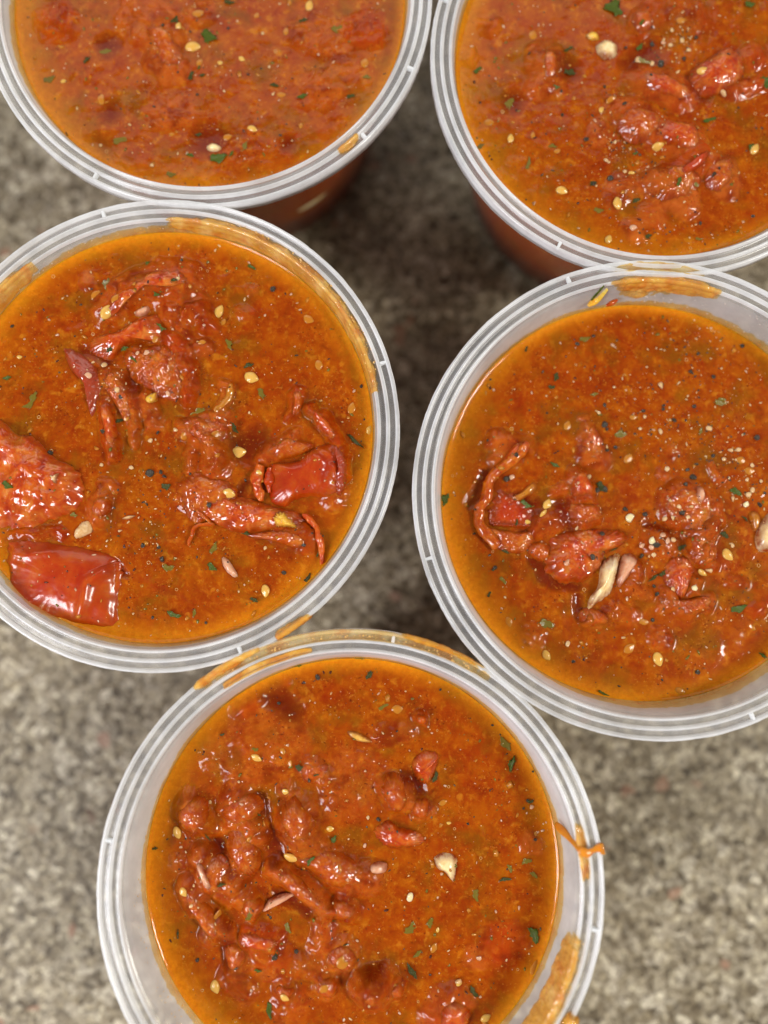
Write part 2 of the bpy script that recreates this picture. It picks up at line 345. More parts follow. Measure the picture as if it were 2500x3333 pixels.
# ---- sauce relief: strokes (crop, points, radius in crop units, height mm, red, pale)
ST = {
'A': [('c1', [(720, 160), (700, 240), (745, 290)], 70, 1.3, .2, .9), ('c1', [(620, 60), (690, 120)], 110, .7, .3, .6), ('c1', [(860, 60)], 60, .5, .1, .4),
      ('c1', [(1380, 380), (1480, 330)], 80, .5, .2, .5), ('c1', [(1330, 120), (1450, 180)], 90, .5, .1, .4), ('c1', [(700, 490), (780, 480)], 70, .5, .2, .6),
      ('c1', [(240, 90)], 90, .4, .8, 0), ('c1', [(560, 720)], 80, .5, .7, .2), ('c1', [(1080, 560)], 60, .4, .1, .4), ('c1', [(1580, 120)], 90, .4, .8, .1),
      ('c1', [(1010, 660), (1080, 640)], 60, .4, 0, .2)],
'B': [('c2', [(690, 240), (710, 340)], 70, 1.6, .2, .5), ('c2', [(1110, 90)], 60, 1.0, .6, .3), ('c2', [(640, 370), (660, 390)], 40, .8, .3, .6),
      ('c2', [(1130, 340), (1290, 400)], 70, 1.5, .7, .4), ('c2', [(1060, 480), (1180, 560), (1310, 600)], 80, 2.0, .7, .5), ('c2', [(930, 570)], 50, .8, .3, .8),
      ('c2', [(1380, 680), (1280, 740), (1180, 790)], 60, 1.8, .9, .3), ('c2', [(1160, 800), (1290, 860)], 70, 1.4, .3, .9), ('c2', [(1450, 720), (1480, 800)], 60, 1.2, .1, .9),
      ('c2', [(1010, 840), (1040, 800)], 60, 1.0, .3, .6), ('c2', [(1160, 930)], 50, .6, .3, .6), ('c2', [(1620, 360), (1500, 390)], 40, 1.2, .8, .4),
      ('c2', [(1300, 60), (1200, 20)], 90, .9, .5, .2), ('c2', [(1600, 240)], 60, 1.2, .6, .3), ('c2', [(450, 110)], 50, .4, .1, .4), ('c2', [(360, 240)], 40, .4, .1, .5),
      ('c2', [(1080, 990)], 45, .7, 0, .9)],
'C': [('h3', [(380, 390), (470, 300), (600, 200), (850, 110), (1040, 140)], 130, 2.3, .6, .4), ('h3', [(620, 290), (740, 250), (950, 300), (1090, 340)], 110, 1.4, .5, .2),
      ('h3', [(1070, 440), (1170, 430), (1210, 520)], 75, 1.8, .7, .2), ('h3', [(890, 430), (960, 500), (990, 600)], 90, 1.3, .5, .3),
      ('h3', [(900, 640), (1000, 760), (1060, 900), (1040, 1120)], 70, 1.8, .9, .2), ('h3', [(850, 900), (940, 880)], 90, 1.6, .2, .5), ('h3', [(700, 820), (620, 760)], 90, 1.6, .4, .3),
      ('h3', [(480, 960), (560, 1100), (590, 1300), (610, 1480)], 55, 1.5, .4, .4), ('h3', [(350, 1180), (380, 1400), (440, 1620)], 60, 1.4, .9, .1),
      ('h3', [(680, 1150), (740, 1290), (760, 1350)], 70, 1.5, .3, .6), ('h3', [(1120, 730), (1200, 720)], 70, 1.2, .2, .6),
      ('h3', [(380, 960), (400, 1080)], 90, 1.2, -.1, .3), ('h3', [(1000, 1380), (1130, 1440), (1240, 1540), (1300, 1620)], 80, 1.9, .5, .4), ('h3', [(1150, 1330), (1350, 1330)], 90, 1.3, .3, .5),
      ('h3', [(1370, 1050), (1370, 1150), (1290, 1260)], 55, .9, -.1, .7),
      ('h3', [(200, 190)], 60, .5, .2, .4), ('h3', [(510, 160)], 40, .5, .2, .4), ('h3', [(1500, 420)], 70, .6, .4, .2), ('h3', [(1570, 230)], 50, .4, .2, .4),
      ('h1', [(1115, 190), (1110, 250), (1080, 360)], 60, 1.3, .6, .2), ('h1', [(1220, 310), (1330, 420), (1400, 540), (1465, 680), (1470, 830)], 55, 2.4, .9, .1),
      ('h1', [(850, 670), (1000, 600), (1090, 540)], 70, 1.3, .5, .5), ('h1', [(300, 590), (280, 700), (290, 770)], 50, 1.3, .3, .4), ('h1', [(480, 560), (500, 700)], 110, 1.2, .2, .4),
      ('h1', [(1000, 1270), (1100, 1290), (1180, 1330)], 90, 1.4, .5, .2), ('h1', [(1350, 900), (1400, 1000)], 90, 1.0, .5, .2),
      ('h1', [(330, 960), (420, 900)], 140, 1.2, .5, .3),
      ('h2', [(900, 900), (880, 1020), (870, 1080)], 90, 1.6, .2, .5), ('h2', [(1010, 400), (1020, 530)], 40, 1.0, .3, .5), ('h2', [(520, 1200), (200, 1230), (60, 1250)], 60, .8, .7, 0),
      ('h2', [(920, 760), (1000, 780)], 60, .6, .1, .4)],
'D': [('h4', [(270, 200), (430, 210), (500, 240)], 75, 1.9, .4, .5), ('h4', [(280, 340), (400, 330)], 70, 1.2, .4, .5), ('h4', [(900, 470), (930, 560), (960, 600)], 75, 1.7, .6, .4),
      ('h4', [(720, 590), (790, 570)], 50, .9, .6, .3), ('h4', [(990, 100), (960, 170)], 50, 1.2, .3, .6), ('h4', [(980, 300), (1080, 350)], 75, 1.2, .4, .7),
      ('h4', [(960, 20)], 40, .9, .2, .6), ('h4', [(930, 820), (1000, 790)], 70, 1.8, .7, .3), ('h4', [(860, 700), (1000, 690)], 60, 1.0, .6, .2), ('h4', [(620, 840), (760, 790)], 90, 1.3, .4, .3),
      ('h4', [(1000, 1600), (1080, 1620), (1150, 1560)], 60, 1.0, .2, .3), ('h4', [(980, 1560)], 60, 1.3, .2, .5), ('h4', [(1220, 1500), (1300, 1540)], 80, .7, .2, .3),
      ('h5', [(860, 820), (1080, 850), (1170, 970), (1170, 1100), (1080, 1250), (1030, 1400)], 95, 2.0, .5, .5), ('h5', [(740, 880), (760, 1000), (840, 1080)], 80, 1.4, .5, .4),
      ('h5', [(960, 1220), (1130, 1150)], 70, 1.5, .3, .6), ('h5', [(1100, 1380), (1130, 1480)], 70, 1.4, .3, .6), ('h5', [(480, 1500), (490, 1580)], 60, 1.3, .3, .5),
      ('h5', [(460, 1700), (560, 1740)], 60, 1.0, .2, .4), ('h5', [(760, 1740), (800, 1830)], 70, 1.5, .5, .6), ('h5', [(900, 1900), (950, 1930)], 60, 1.3, .4, .6),
      ('h5', [(1130, 1790), (1090, 1860)], 60, 1.2, .3, .6), ('h5', [(1020, 1640), (1000, 1740)], 60, 1.4, .4, .5), ('h5', [(680, 1880)], 45, .8, .2, .4), ('h5', [(1150, 600), (1160, 640)], 50, .7, .5, .4),
      ('h5', [(690, 650), (720, 690)], 40, .8, .4, .6), ('h5', [(780, 470)], 60, .4, .2, .4), ('h5', [(1330, 1640), (1420, 1650)], 60, .8, .4, .4), ('h5', [(1560, 1900)], 80, .8, .8, .2),
      ('h8', [(600, 1260)], 45, .9, .1, .5), ('h8', [(430, 1310)], 35, .7, .1, .5), ('c6', [(630, 700)], 60, .8, .6, .3), ('h5', [(1200, 700)], 60, .8, .6, .4), ('c6', [(1190, 700)], 50, .7, .3, .4),
      ('h5', [(640, 1250), (700, 1330)], 110, .9, .5, .3)],
'E': [('c7', [(600, 1040), (650, 1110)], 78, 2.4, .3, .5), ('c7', [(700, 1150)], 60, 1.2, .2, .2), ('c7', [(860, 1010), (900, 1080)], 88, 2.4, .1, .5), ('c7', [(1190, 1080), (1180, 1150)], 95, 3.0, .2, .6),
      ('c7', [(960, 1190), (890, 1260), (860, 1400)], 75, 2.3, .3, .5), ('c7', [(690, 1330), (720, 1430), (830, 1490)], 75, 2.2, .1, .5), ('c7', [(930, 1560), (960, 1590)], 62, 2.2, .3, .4),
      ('c7', [(1230, 1250), (1340, 1350), (1480, 1430), (1560, 1440)], 85, 2.2, .2, .5), ('c7', [(1060, 1370), (1170, 1430), (1290, 1550), (1350, 1600)], 52, 2.5, .5, .6),
      ('c7', [(1440, 1590)], 65, 1.4, .3, .4), ('c7', [(600, 1480), (670, 1600), (790, 1720)], 55, 2.3, .4, .7), ('c7', [(850, 1820), (870, 1900)], 55, 1.6, .4, .3),
      ('c7', [(710, 1740)], 50, 1.0, .5, .2), ('c7', [(1060, 1750), (940, 1740)], 60, 1.3, 1, 0), ('c7', [(1270, 830), (1330, 870)], 60, 1.0, 0, .5), ('c7', [(1430, 1850)], 80, 1.6, 0, .6),
      ('c7', [(1350, 2010)], 62, 1.7, 0, .8), ('c7', [(1120, 2030)], 55, 1.4, 0, .6), ('c7', [(1580, 2010), (1600, 2060)], 80, 2.3, .4, .6), ('c7', [(1010, 1850), (1130, 1900)], 90, 1.2, .5, .2),
      ('c7', [(1330, 1700), (1320, 1790)], 60, 1.3, .4, .3), ('c7', [(820, 1960), (900, 2040)], 60, 1.2, .4, .2), ('c7', [(1130, 950)], 45, .9, 0, .6), ('c7', [(820, 1140)], 40, 1.0, .2, .4),
      ('c7', [(1000, 600), (1100, 700)], 150, .8, -.1, .3), ('c7', [(900, 700), (760, 760)], 90, .7, .1, .3), ('c7', [(960, 430), (900, 480)], 70, 1.2, .9, .1), ('c7', [(1050, 380), (1100, 370)], 45, 1.0, .9, .1),
      ('c7', [(1500, 860), (1450, 960)], 130, .8, .1, .3), ('c7', [(700, 1270), (560, 1340)], 50, .9, .1, .4), ('c7', [(1160, 2120)], 90, 1.0, .4, .2), ('c7', [(860, 860), (960, 860)], 70, .8, .2, .3),
      ('c7', [(1240, 1900), (1300, 1930)], 60, 1.2, .4, .3), ('c7', [(1110, 1100)], 50, 1.2, .2, .2),
      ('c8', [(300, 940), (330, 1000)], 72, 2.7, .5, .6), ('c8', [(440, 1030), (460, 1080)], 52, 2.0, .2, .5), ('c8', [(450, 565)], 38, 1.6, .6, .4),
      ('c8', [(30, 1580), (60, 1610)], 55, 1.3, .4, .3), ('c8', [(160, 2030), (220, 1990)], 75, 2.4, .4, .5), ('c8', [(330, 2000), (300, 2050)], 45, 1.6, .3, .4),
      ('c8', [(150, 1960), (260, 1930)], 55, 1.5, .3, .3), ('c8', [(620, 2120), (560, 2180)], 95, 2.0, .9, .5), ('c8', [(350, 640)], 60, .7, .2, .3), ('c8', [(750, 1850)], 60, .5, .3, .6), ('c8', [(1040, 1240)], 55, .4, .2, .5),
      ('c8', [(900, 1780)], 110, .6, 1, .1), ('c8', [(250, 660)], 60, .8, .2, .3)],
}
SHADE = {'C': [('h4', [(0, 0)], 1), ('h1', [(700, 900), (640, 960)], 60), ('h1', [(780, 560), (700, 620)], 110), ('h2', [(80, 620)], 110), ('h3', [(200, 740), (400, 830)], 60), ('h2', [(250, 1320), (100, 1290)], 70),  # patches of shade by folds and lumps, put into the sauce colour
              ('h2', [(1040, 1480), (1130, 1570)], 50), ('h3', [(560, 960), (620, 1100)], 50)],
        'D': [('h4', [(180, 460), (130, 560), (70, 680)], 55), ('h4', [(400, 660), (560, 700), (480, 860)], 70), ('h4', [(560, 1120), (700, 1280), (900, 1320)], 55), ('h4', [(920, 1400), (930, 1560)], 40),
              ('h4', [(760, 690), (830, 850)], 60), ('h5', [(600, 1120), (750, 1180)], 60)],
        'E': [('c7', [(560, 1000), (500, 1200)], 40), ('c7', [(1060, 1180), (1080, 1300)], 45), ('c7', [(800, 1740), (820, 1860)], 40), ('c7', [(980, 1000), (1000, 1060)], 40), ('c8', [(350, 880), (440, 940)], 40),
              ('c7', [(1050, 420), (1150, 520)], 70), ('c7', [(760, 1230), (800, 1330)], 40), ('c7', [(1100, 1500), (1250, 1620)], 35)],
        'A': [('c1', [(470, 200)], 60), ('c1', [(900, 600)], 80), ('c1', [(430, 640)], 70), ('c1', [(1240, 630)], 40), ('c1', [(480, 490)], 60)],
        'B': [('c2', [(800, 300)], 60), ('c2', [(1370, 420), (1340, 360)], 40), ('c2', [(560, 440)], 60), ('c2', [(1150, 220), (1080, 260)], 60)]}

def seg_dist(x, y, P):
    if len(P) == 1: return np.hypot(x-P[0, 0], y-P[0, 1])
    d = np.full(x.shape, 9.0)
    for a, b in zip(P[:-1], P[1:]):
        ab = b-a; t = np.clip(((x-a[0])*ab[0]+(y-a[1])*ab[1])/(ab@ab+1e-12), 0, 1)
        d = np.minimum(d, np.hypot(x-a[0]-t*ab[0], y-a[1]-t*ab[1]))
    return d

class Sauce:
    def __init__(s, key):
        q = CUPS[key]; s.key = key; s.seed = q['seed']; s.d = q['d']
        s.cx, s.cy = q['c'][0]*RO, q['c'][1]*RO
        s.z0 = HC-s.d*MM; s.r = wall_r(s.d)*MM-.00008
        s.st = [(w2(c, p, s.z0+h*.5*MM), un(c, r), h*MM, rd, pl) for c, p, r, h, rd, pl in ST[key]]
        s.dk = [(w2(c, p, s.z0), un(c, r)) for c, p, r in SHADE.get(key, [])]
    def field(s, x, y):
        sd = s.seed
        wx = x+fbm(x, y, .004, sd+1, 3)*.0011; wy = y+fbm(x, y, .004, sd+2, 3)*.0011
        z = fbm(x, y, .020, sd+3, 2)*.00030 + fbm(wx, wy, .0045, sd+4, 3)*.00016
        red = np.zeros_like(x); pale = np.zeros_like(x); lump = np.zeros_like(x)
        for P, r, h, rd, pl in s.st:
            R2 = r*1.4
            near = (wx > P[:, 0].min()-R2) & (wx < P[:, 0].max()+R2) & (wy > P[:, 1].min()-R2) & (wy < P[:, 1].max()+R2)
            if not near.any(): continue
            d = seg_dist(wx[near], wy[near], P)/R2
            k = np.clip(1-d*d, 0, 1); b = k**1.3
            cur = z[near]; z[near] = np.where(b > 0, cur+h*b*1.25, cur)
            c = np.clip(k*1.6, 0, 1)
            red[near] = red[near]*(1-c)+c*rd; pale[near] = pale[near]*(1-c)+c*pl
            lump[near] = np.maximum(lump[near], np.clip(k*2, 0, 1))
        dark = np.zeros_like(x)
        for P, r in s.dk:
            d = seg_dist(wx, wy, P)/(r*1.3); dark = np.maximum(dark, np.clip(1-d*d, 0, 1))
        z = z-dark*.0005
        z = z+lump*(np.abs(fbm(wx, wy, .0028, sd+5, 3, .4))*.00055 - .0001)
        z = z+lump*fbm(x, y, .0008, sd+6, 2)*.00008+fbm(x, y, .0009, sd+8, 2)*.00003
        z = z+fbm(wx, wy, .0024, sd+31, 3)*(.00004+.00008*vnoise(x, y, .012, sd+33))
        hol = np.clip(-fbm(wx, wy, .0030, sd+5, 3, .5)*1.6, 0, 1)*(.25+.75*lump)  # mask for the shade painted into low spots of the lumps
        rad = np.hypot(x-s.cx, y-s.cy); e = s.r-rad
        fade = np.clip(e/.004, 0, 1); z = z*(fade*.85+.15)
        z = z+.0007*np.exp(-np.clip(e, 0, 1)/.0007)
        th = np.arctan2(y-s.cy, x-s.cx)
        wd = .0017+.0016*vnoise(np.cos(th)*4, np.sin(th)*4, 1.0, sd+9)+.0022*np.clip(np.cos(th-R(205)), 0, 1)  # painted edge glow widens towards the lower left
        oil = np.exp(-(np.clip(e, 0, 1)/wd)**1.6)*.80  # warm edge colour: oil ring plus painted translucent glow
        return z, red, pale, dark, oil, hol
    def h(s, x, y):
        return s.z0+s.field(np.atleast_1d(np.float64(x)), np.atleast_1d(np.float64(y)))[0]

SA = {k: Sauce(k) for k in CUPS}

def sauce_mesh(s):
    nr, nt = 215, 620
    u = np.linspace(0, 1, nr+1)[1:]; u = u**.92
    rr = u*s.r; th = np.linspace(0, 2*np.pi, nt, endpoint=False)
    X = s.cx+rr[:, None]*np.cos(th); Y = s.cy+rr[:, None]*np.sin(th)
    x = np.r_[s.cx, X.ravel()]; y = np.r_[s.cy, Y.ravel()]
    z, red, pale, dark, oil, hol = s.field(x, y); z = z+s.z0
    v = np.c_[x, y, z]
    idx = 1+np.arange(nr*nt).reshape(nr, nt); j2 = (np.arange(nt)+1) % nt
    tri0 = np.c_[np.zeros(nt, int), idx[0], idx[0][j2], idx[0][j2]]
    q = np.stack([idx[:-1], idx[1:], idx[1:][:, j2], idx[:-1][:, j2]], -1).reshape(-1, 4)
    # side wall down to the cup floor
    vs = [v]; base = len(v); last = idx[-1]; fs = [q]
    for dep in (s.d+8, s.d+20, 40, 57.6):
        rw = wall_r(dep)*MM-.00008
        ring = np.c_[s.cx+rw*np.cos(th), s.cy+rw*np.sin(th), np.full(nt, HC-dep*MM)]
        cur = base+np.arange(nt); vs.append(ring); base += nt
        fs.append(np.stack([last, cur, cur[j2], last[j2]], -1)); last = cur
    vs.append([[s.cx, s.cy, HC-.0576]])
    V = np.vstack(vs); Fq = np.vstack(fs)
    T = np.c_[tri0[:, :3]]; B = np.c_[last, np.full(nt, base), last[j2]]
    me_f = [tuple(a) for a in T]+[tuple(a) for a in B]
    # mixed polygons: build through loops directly
    me = bpy.data.meshes.new('sauce'); tris = np.vstack([T, B]); nq, n3 = len(Fq), len(tris)
    loc = np.array([s.cx, s.cy, 0.0]); me.vertices.add(len(V)); me.vertices.foreach_set('co', (V-loc).astype(np.float32).ravel())
    loops = np.r_[Fq.ravel(), tris.ravel()].astype(np.int32)
    me.loops.add(len(loops)); me.loops.foreach_set('vertex_index', loops)
    me.polygons.add(nq+n3); me.polygons.foreach_set('loop_start', np.r_[np.arange(nq)*4, nq*4+np.arange(n3)*3].astype(np.int32))
    me.update(calc_edges=True); me.polygons.foreach_set('use_smooth', np.ones(nq+n3, bool)); me.materials.append(M['sauce'])
    o = bpy.data.objects.new('sauce', me); col.objects.link(o); o.location = loc
    ext = len(V)-len(x)
    for nme, a, e in (('red', np.clip(red, 0, 1), .5), ('pale', np.clip(pale, 0, 1), 0), ('dark', dark, .25), ('oil', oil, .06), ('hollow_shade', hol, 0)):
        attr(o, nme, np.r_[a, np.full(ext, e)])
    return o

# ------------------------------------------------------------------ cups
nubv = None
for k, q in CUPS.items():
    s = SA[k]
    def ins(pr, off, deep):
        out = list(pr); dd = q['d']+.3
        for i in range(len(out)-1):
            (r1, z1), (r2, z2) = out[i], out[i+1]
            if min(r1, r2) > 45 and (z1+dd)*(z2+dd) < 0: out.insert(i+1, (wall_r(dd)+off, -dd)); break
        return out
    PR = ins(TOP, 0, 0)+ins(BOT, .6, 0); nn = 384
    v, f = lathe(PR, nn, q['seed'])
    root = bpy.data.objects.new('plastic_cup', None); col.objects.link(root); root.location = (s.cx, s.cy, 0)
    root.empty_display_size = .02
    mi = np.zeros(len(f), np.int32)
    for i in range(len(PR)):
        (r1, z1), (r2, z2) = PR[i], PR[(i+1) % len(PR)]; rm, zm = (r1+r2)/2, (z1+z2)/2
        if zm > -1.0 and r1 > 50: mi[i*nn:(i+1)*nn] = 1
        if i < 2: mi[i*nn:(i+1)*nn] = 1
        if zm < -1.3 and rm < 54 and zm > -q['d']: mi[i*nn:(i+1)*nn] = 3
        if zm < -q['d']-.2: mi[i*nn:(i+1)*nn] = 2
    zr = np.array([(PR[i][1]+PR[(i+1) % len(PR)][1])/2 for i in range(len(PR))]); rimf = np.repeat(zr > -3.6, nn)
    for pn, sel in (('rim', rimf), ('body', ~rimf)):
        us_, inv = np.unique(f[sel], return_inverse=True)
        po = mesh_obj(pn, v[us_], inv.reshape(-1, 4), M['plastic'], root); po.location = (0, 0, HC)
        for q_ in ('bead', 'wetwall', 'wall'): po.data.materials.append(M[q_])
        po.data.polygons.foreach_set('material_index', mi[sel])
    tag(root, CONTAINER_LABEL[k], 'cup', 'translucent plastic cups of tomato sauce')
    for a in q['nubs']:
        ang = R(a); hw = .00038
        b = []
        for zz in (-1.35, -.25):
            for rr, w in ((56.1, 1.0), (57.75, .75)):
                for sgn in (-1, 1): b.append((rr*MM, sgn*hw*w*(1.25 if zz < -1 else 1), zz*MM))
        fcs = [(0, 1, 3, 2), (4, 6, 7, 5), (0, 4, 5, 1), (2, 3, 7, 6), (0, 2, 6, 4), (1, 5, 7, 3)]
        nb = mesh_obj('rim_rib', b, fcs, M['nub'], root, smooth=False); nb.rotation_euler = (0, 0, ang); nb.location = (0, 0, HC)
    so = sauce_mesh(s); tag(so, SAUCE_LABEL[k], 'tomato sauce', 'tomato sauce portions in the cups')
    # thin film of sauce left on the wall just above the surface
    nt = 420; th = np.linspace(0, 2*np.pi, nt, endpoint=False)
    wmax = .0006+.0022*vnoise(np.cos(th)*5, np.sin(th)*5, 1.0, s.seed+60)+.0009*vnoise(np.cos(th)*60, np.sin(th)*60, 1.0, s.seed+61)
    if k == 'D': wmax += .0022*np.clip(np.cos(th-R(-60)), 0, 1)**2
    if k == 'E': wmax += .0012*np.clip(np.cos(th-R(45)), 0, 1)
    rows = []; dens = []
    for i, u in enumerate(np.linspace(0, 1, 9)):
        dz = s.d*MM-.0004-u*wmax; dz = np.maximum(dz, .0016)
        rr = (52.9-WALL*dz*1000)*MM-.00006-.00022*(1-u)**2
        rows.append(np.c_[s.cx+rr*np.cos(th), s.cy+rr*np.sin(th), HC-dz]); dens.append(np.full(nt, .62*(1-u)**.9)*(.6+.6*vnoise(np.cos(th)*30, np.sin(th)*30+u*2, 1., s.seed+63)))
    V = np.vstack(rows); i = np.arange(8)[:, None]; j = np.arange(nt)[None, :]; j2 = (j+1) % nt
    Fq = np.stack([i*nt+j, (i+1)*nt+j, (i+1)*nt+j2, i*nt+j2], -1).reshape(-1, 4)
    fo = mesh_obj('sauce_film', V, Fq, M['smear'], loc=(s.cx, s.cy, 0)); fo.location = (0, 0, 0); fo.parent = so
    attr(fo, 'dens', np.concatenate(dens))

# ------------------------------------------------------------------ labels by clock position
def where(s, x, y):
    a = math.degrees(math.atan2(y-s.cy, x-s.cx)); h = ((90-a) % 360)/30
    hh = round(h*2)/2
    w = ('twelve', 'one', 'two', 'three', 'four', 'five', 'six', 'seven', 'eight', 'nine', 'ten', 'eleven')
    clock = (w[int(hh) % 12]+" o'clock") if hh == int(hh) else 'half past '+w[int(hh) % 12]
    d = math.hypot(x-s.cx, y-s.cy)/s.r
    ring = 'near the centre' if d < .3 else 'inside the halfway line' if d < .55 else 'past halfway out' if d < .8 else 'beside the wall'
    return clock, ring
used = {}
def uniq(desc, s, x, y):
    c, r = where(s, x, y); nm = CUPS[s.key]['name']
    lab = f'{desc} at {c} {r}, {nm}'
    if lab in used:
        for extra in ('second ', 'third ', 'fourth ', 'fifth ', 'sixth '):
            l2 = extra+lab
            if l2 not in used: lab = l2; break
    used[lab] = 1
    return lab

# ------------------------------------------------------------------ builders for bits
def smooth_closed(P, n):
    P = np.asarray(P); m = len(P); t = np.linspace(0, m, n, endpoint=False); i = np.floor(t).astype(int); u = (t-i)[:, None]
    p0, p1, p2, p3 = P[(i-1) % m], P[i % m], P[(i+1) % m], P[(i+2) % m]
    return .5*((2*p1)+(-p0+p2)*u+(2*p0-5*p1+4*p2-p3)*u*u+(-p0+3*p1-3*p2+p3)*u**3)
def patch(key, name, crop, pts, hmm, mat, label, cat, group=None, pw=2.4, rough=.12, rscale=2.0, ridges=(), seed=1, lift=0, sag=0, edge=.08, film=1.0):
    """a piece lying in the sauce: closed domed body inside an outline"""
    s = SA[key]; P = smooth_closed(w2(crop, pts, s.z0+hmm*.5*MM), 132)
    n = len(P); ce = P.mean(0)
    t = np.arange(n)/n*2*np.pi
    jit = 1+edge*.5*(vnoise(np.cos(t)*9, np.sin(t)*9, 1., seed)-.5)*2+edge*.5*(vnoise(np.cos(t)*25, np.sin(t)*25, 1., seed+3)-.5)*2
    P = ce+(P-ce)*jit[:, None]
    us = np.linspace(0, 1, 40)[1:]**.8
    X = ce[0]+(P[:, 0]-ce[0])*us[:, None]; Y = ce[1]+(P[:, 1]-ce[1])*us[:, None]
    x = np.r_[ce[0], X.ravel()]; y = np.r_[ce[1], Y.ravel()]; u = np.r_[0, np.repeat(us, n)]
    base = s.h(x, y); bm = s.z0+(base.mean()-s.z0)*.5
    H = hmm*MM
    z = bm*(.65)+base*.35+H*(1-u**pw)**.72-.0003*u**4 + lift*MM
    ins = np.clip((1-u)*5, 0, 1)
    z = z+ins*fbm(x, y, rscale*MM, seed+5, 4)*rough*MM*2.2
    z = z+ins*fbm(x, y, rscale*3*MM, seed+8, 2)*rough*MM*2.0
    for rc, rp, rr, rh in ridges:
        d = seg_dist(x, y, w2(rc, rp, s.z0))/un(rc, rr); z = z+rh*MM*np.exp(-d*d*1.6)*np.clip((1-u)*8, 0, 1)
    V = np.c_[x, y, z]; idx = 1+np.arange(39*n).reshape(39, n); j2 = (np.arange(n)+1) % n
    F = [tuple(a) for a in np.c_[np.zeros(n, int), idx[0], idx[0][j2]]]
    F += [tuple(a) for a in np.stack([idx[:-1], idx[1:], idx[1:][:, j2], idx[:-1][:, j2]], -1).reshape(-1, 4)]
    # underside ring
    bot = np.c_[ce[0]+(P[:, 0]-ce[0])*.93, ce[1]+(P[:, 1]-ce[1])*.93, z[idx[-1]]-.0016]
    V = np.vstack([V, bot, [[ce[0], ce[1], bm-.002]]]); b0 = 1+39*n; bi = b0+np.arange(n)
    F += [tuple(a) for a in np.c_[idx[-1], bi, bi[j2], idx[-1][j2]]]+[tuple(a) for a in np.c_[bi, np.full(n, b0+n), bi[j2]]]
    loc = (float(ce[0]), float(ce[1]), float(bm))
    o = mesh_obj(name, V, F, M[mat], loc=loc)
    sf = np.clip((u-.45)/.45, 0, 1)**.8*film; attr(o, 'sauced', np.r_[sf, np.ones(n+1)])
    tag(o, label, cat, group); return o
def strand(key, name, crop, pts, wmm, hmm, mat, label=None, cat=None, group=None, taper=.35, seed=1, lift=0, n=60, flat=False, parent=None):
    s = SA[key]; P = w2(crop, pts, s.z0+.001); m = len(P)
    Q = np.vstack([2*P[0]-P[1], P, 2*P[-1]-P[-2]])
    t = np.linspace(0, m-1-1e-6, n); i = t.astype(int); u = (t-i)[:, None]
    p0, p1, p2, p3 = Q[i], Q[i+1], Q[i+2], Q[i+3]
    C = .5*((2*p1)+(-p0+p2)*u+(2*p0-5*p1+4*p2-p3)*u*u+(-p0+3*p1-3*p2+p3)*u**3)
    T = np.gradient(C, axis=0); T /= np.linalg.norm(T, axis=1)[:, None]+1e-12; N = np.c_[-T[:, 1], T[:, 0]]
    a = np.linspace(0, 1, n); w = wmm*MM*.5*(taper+(1-taper)*np.sin(np.pi*a)**.6)*(1+.3*(vnoise(a*5, a*0, 1., seed)-.5)*2)
    w[0] *= .3; w[-1] *= .3
    h = hmm*MM*.5*(w/w.max())**.5*(1+.25*(vnoise(a*5, a*0+3, 1., seed+2)-.5)*2)
    zc = s.h(C[:, 0], C[:, 1]); zc = np.convolve(np.r_[zc[0], zc[0], zc, zc[-1], zc[-1]], np.ones(5)/5, 'valid')+lift*MM+h*.35
    k = 14; th = np.linspace(0, 2*np.pi, k, endpoint=False)
    V = np.zeros((n, k, 3)); V[:, :, 0] = C[:, 0][:, None]+N[:, 0][:, None]*w[:, None]*np.cos(th); V[:, :, 1] = C[:, 1][:, None]+N[:, 1][:, None]*w[:, None]*np.cos(th)
    V[:, :, 2] = zc[:, None]+h[:, None]*np.sin(th)
    V = V.reshape(-1, 3); V += ((rng.random(V.shape)-.5)*.00004)
    V[:, 0] += fbm(V[:, 0]+V[:, 2], V[:, 1], .0022, seed+70, 3)*.00045; V[:, 1] += fbm(V[:, 0], V[:, 1]-V[:, 2], .0022, seed+71, 3)*.00045; V[:, 2] += fbm(V[:, 0], V[:, 1], .0016, seed+72, 3)*.0004
    i = np.arange(n-1)[:, None]; j = np.arange(k)[None]; j2 = (j+1) % k
    F = [tuple(q) for q in np.stack([i*k+j, i*k+j2, (i+1)*k+j2, (i+1)*k+j], -1).reshape(-1, 4)]+[tuple(range(k))[::-1], tuple((n-1)*k+np.arange(k))]
    ce = C.mean(0); loc = (float(ce[0]), float(ce[1]), float(zc.mean()))
    o = mesh_obj(name, V, F, M[mat], loc=loc)
    if parent is not None:
        o.parent = parent; o.matrix_parent_inverse = Matrix.Translation(-Vector(parent.location))
    tag(o, label, cat, group); return o

# ---- unit meshes
def ico(sub):
    import bmesh
    bm = bmesh.new(); bmesh.ops.create_icosphere(bm, subdivisions=sub, radius=1)
    v = np.array([p.co[:] for p in bm.verts]); f = np.array([[q.index for q in p.verts] for p in bm.faces]); bm.free(); return v, f
I1, I2, I3 = ico(1), ico(2), ico(3)
def mesh_from(name, v, f, m):
    me = bpy.data.meshes.new(name); me.from_pydata([tuple(a) for a in v], [], [tuple(int(b) for b in a) for a in f])
    me.polygons.foreach_set('use_smooth', np.ones(len(me.polygons), bool)); me.materials.append(m); me.update(); return me
def seed_v(asym):
    v = I3[0].copy(); x = v[:, 0].copy()
    w = 1-.42*np.clip(x, 0, 1)**1.3-.05*np.clip(-x, 0, 1); v[:, 1] *= .68*w+asym*.0; v[:, 1] += asym*.12*x*x; v[:, 2] *= .34*w
    v[:, 2] += .03*np.sin(5*v[:, 1]); v[:, 0] *= 1.0; return v
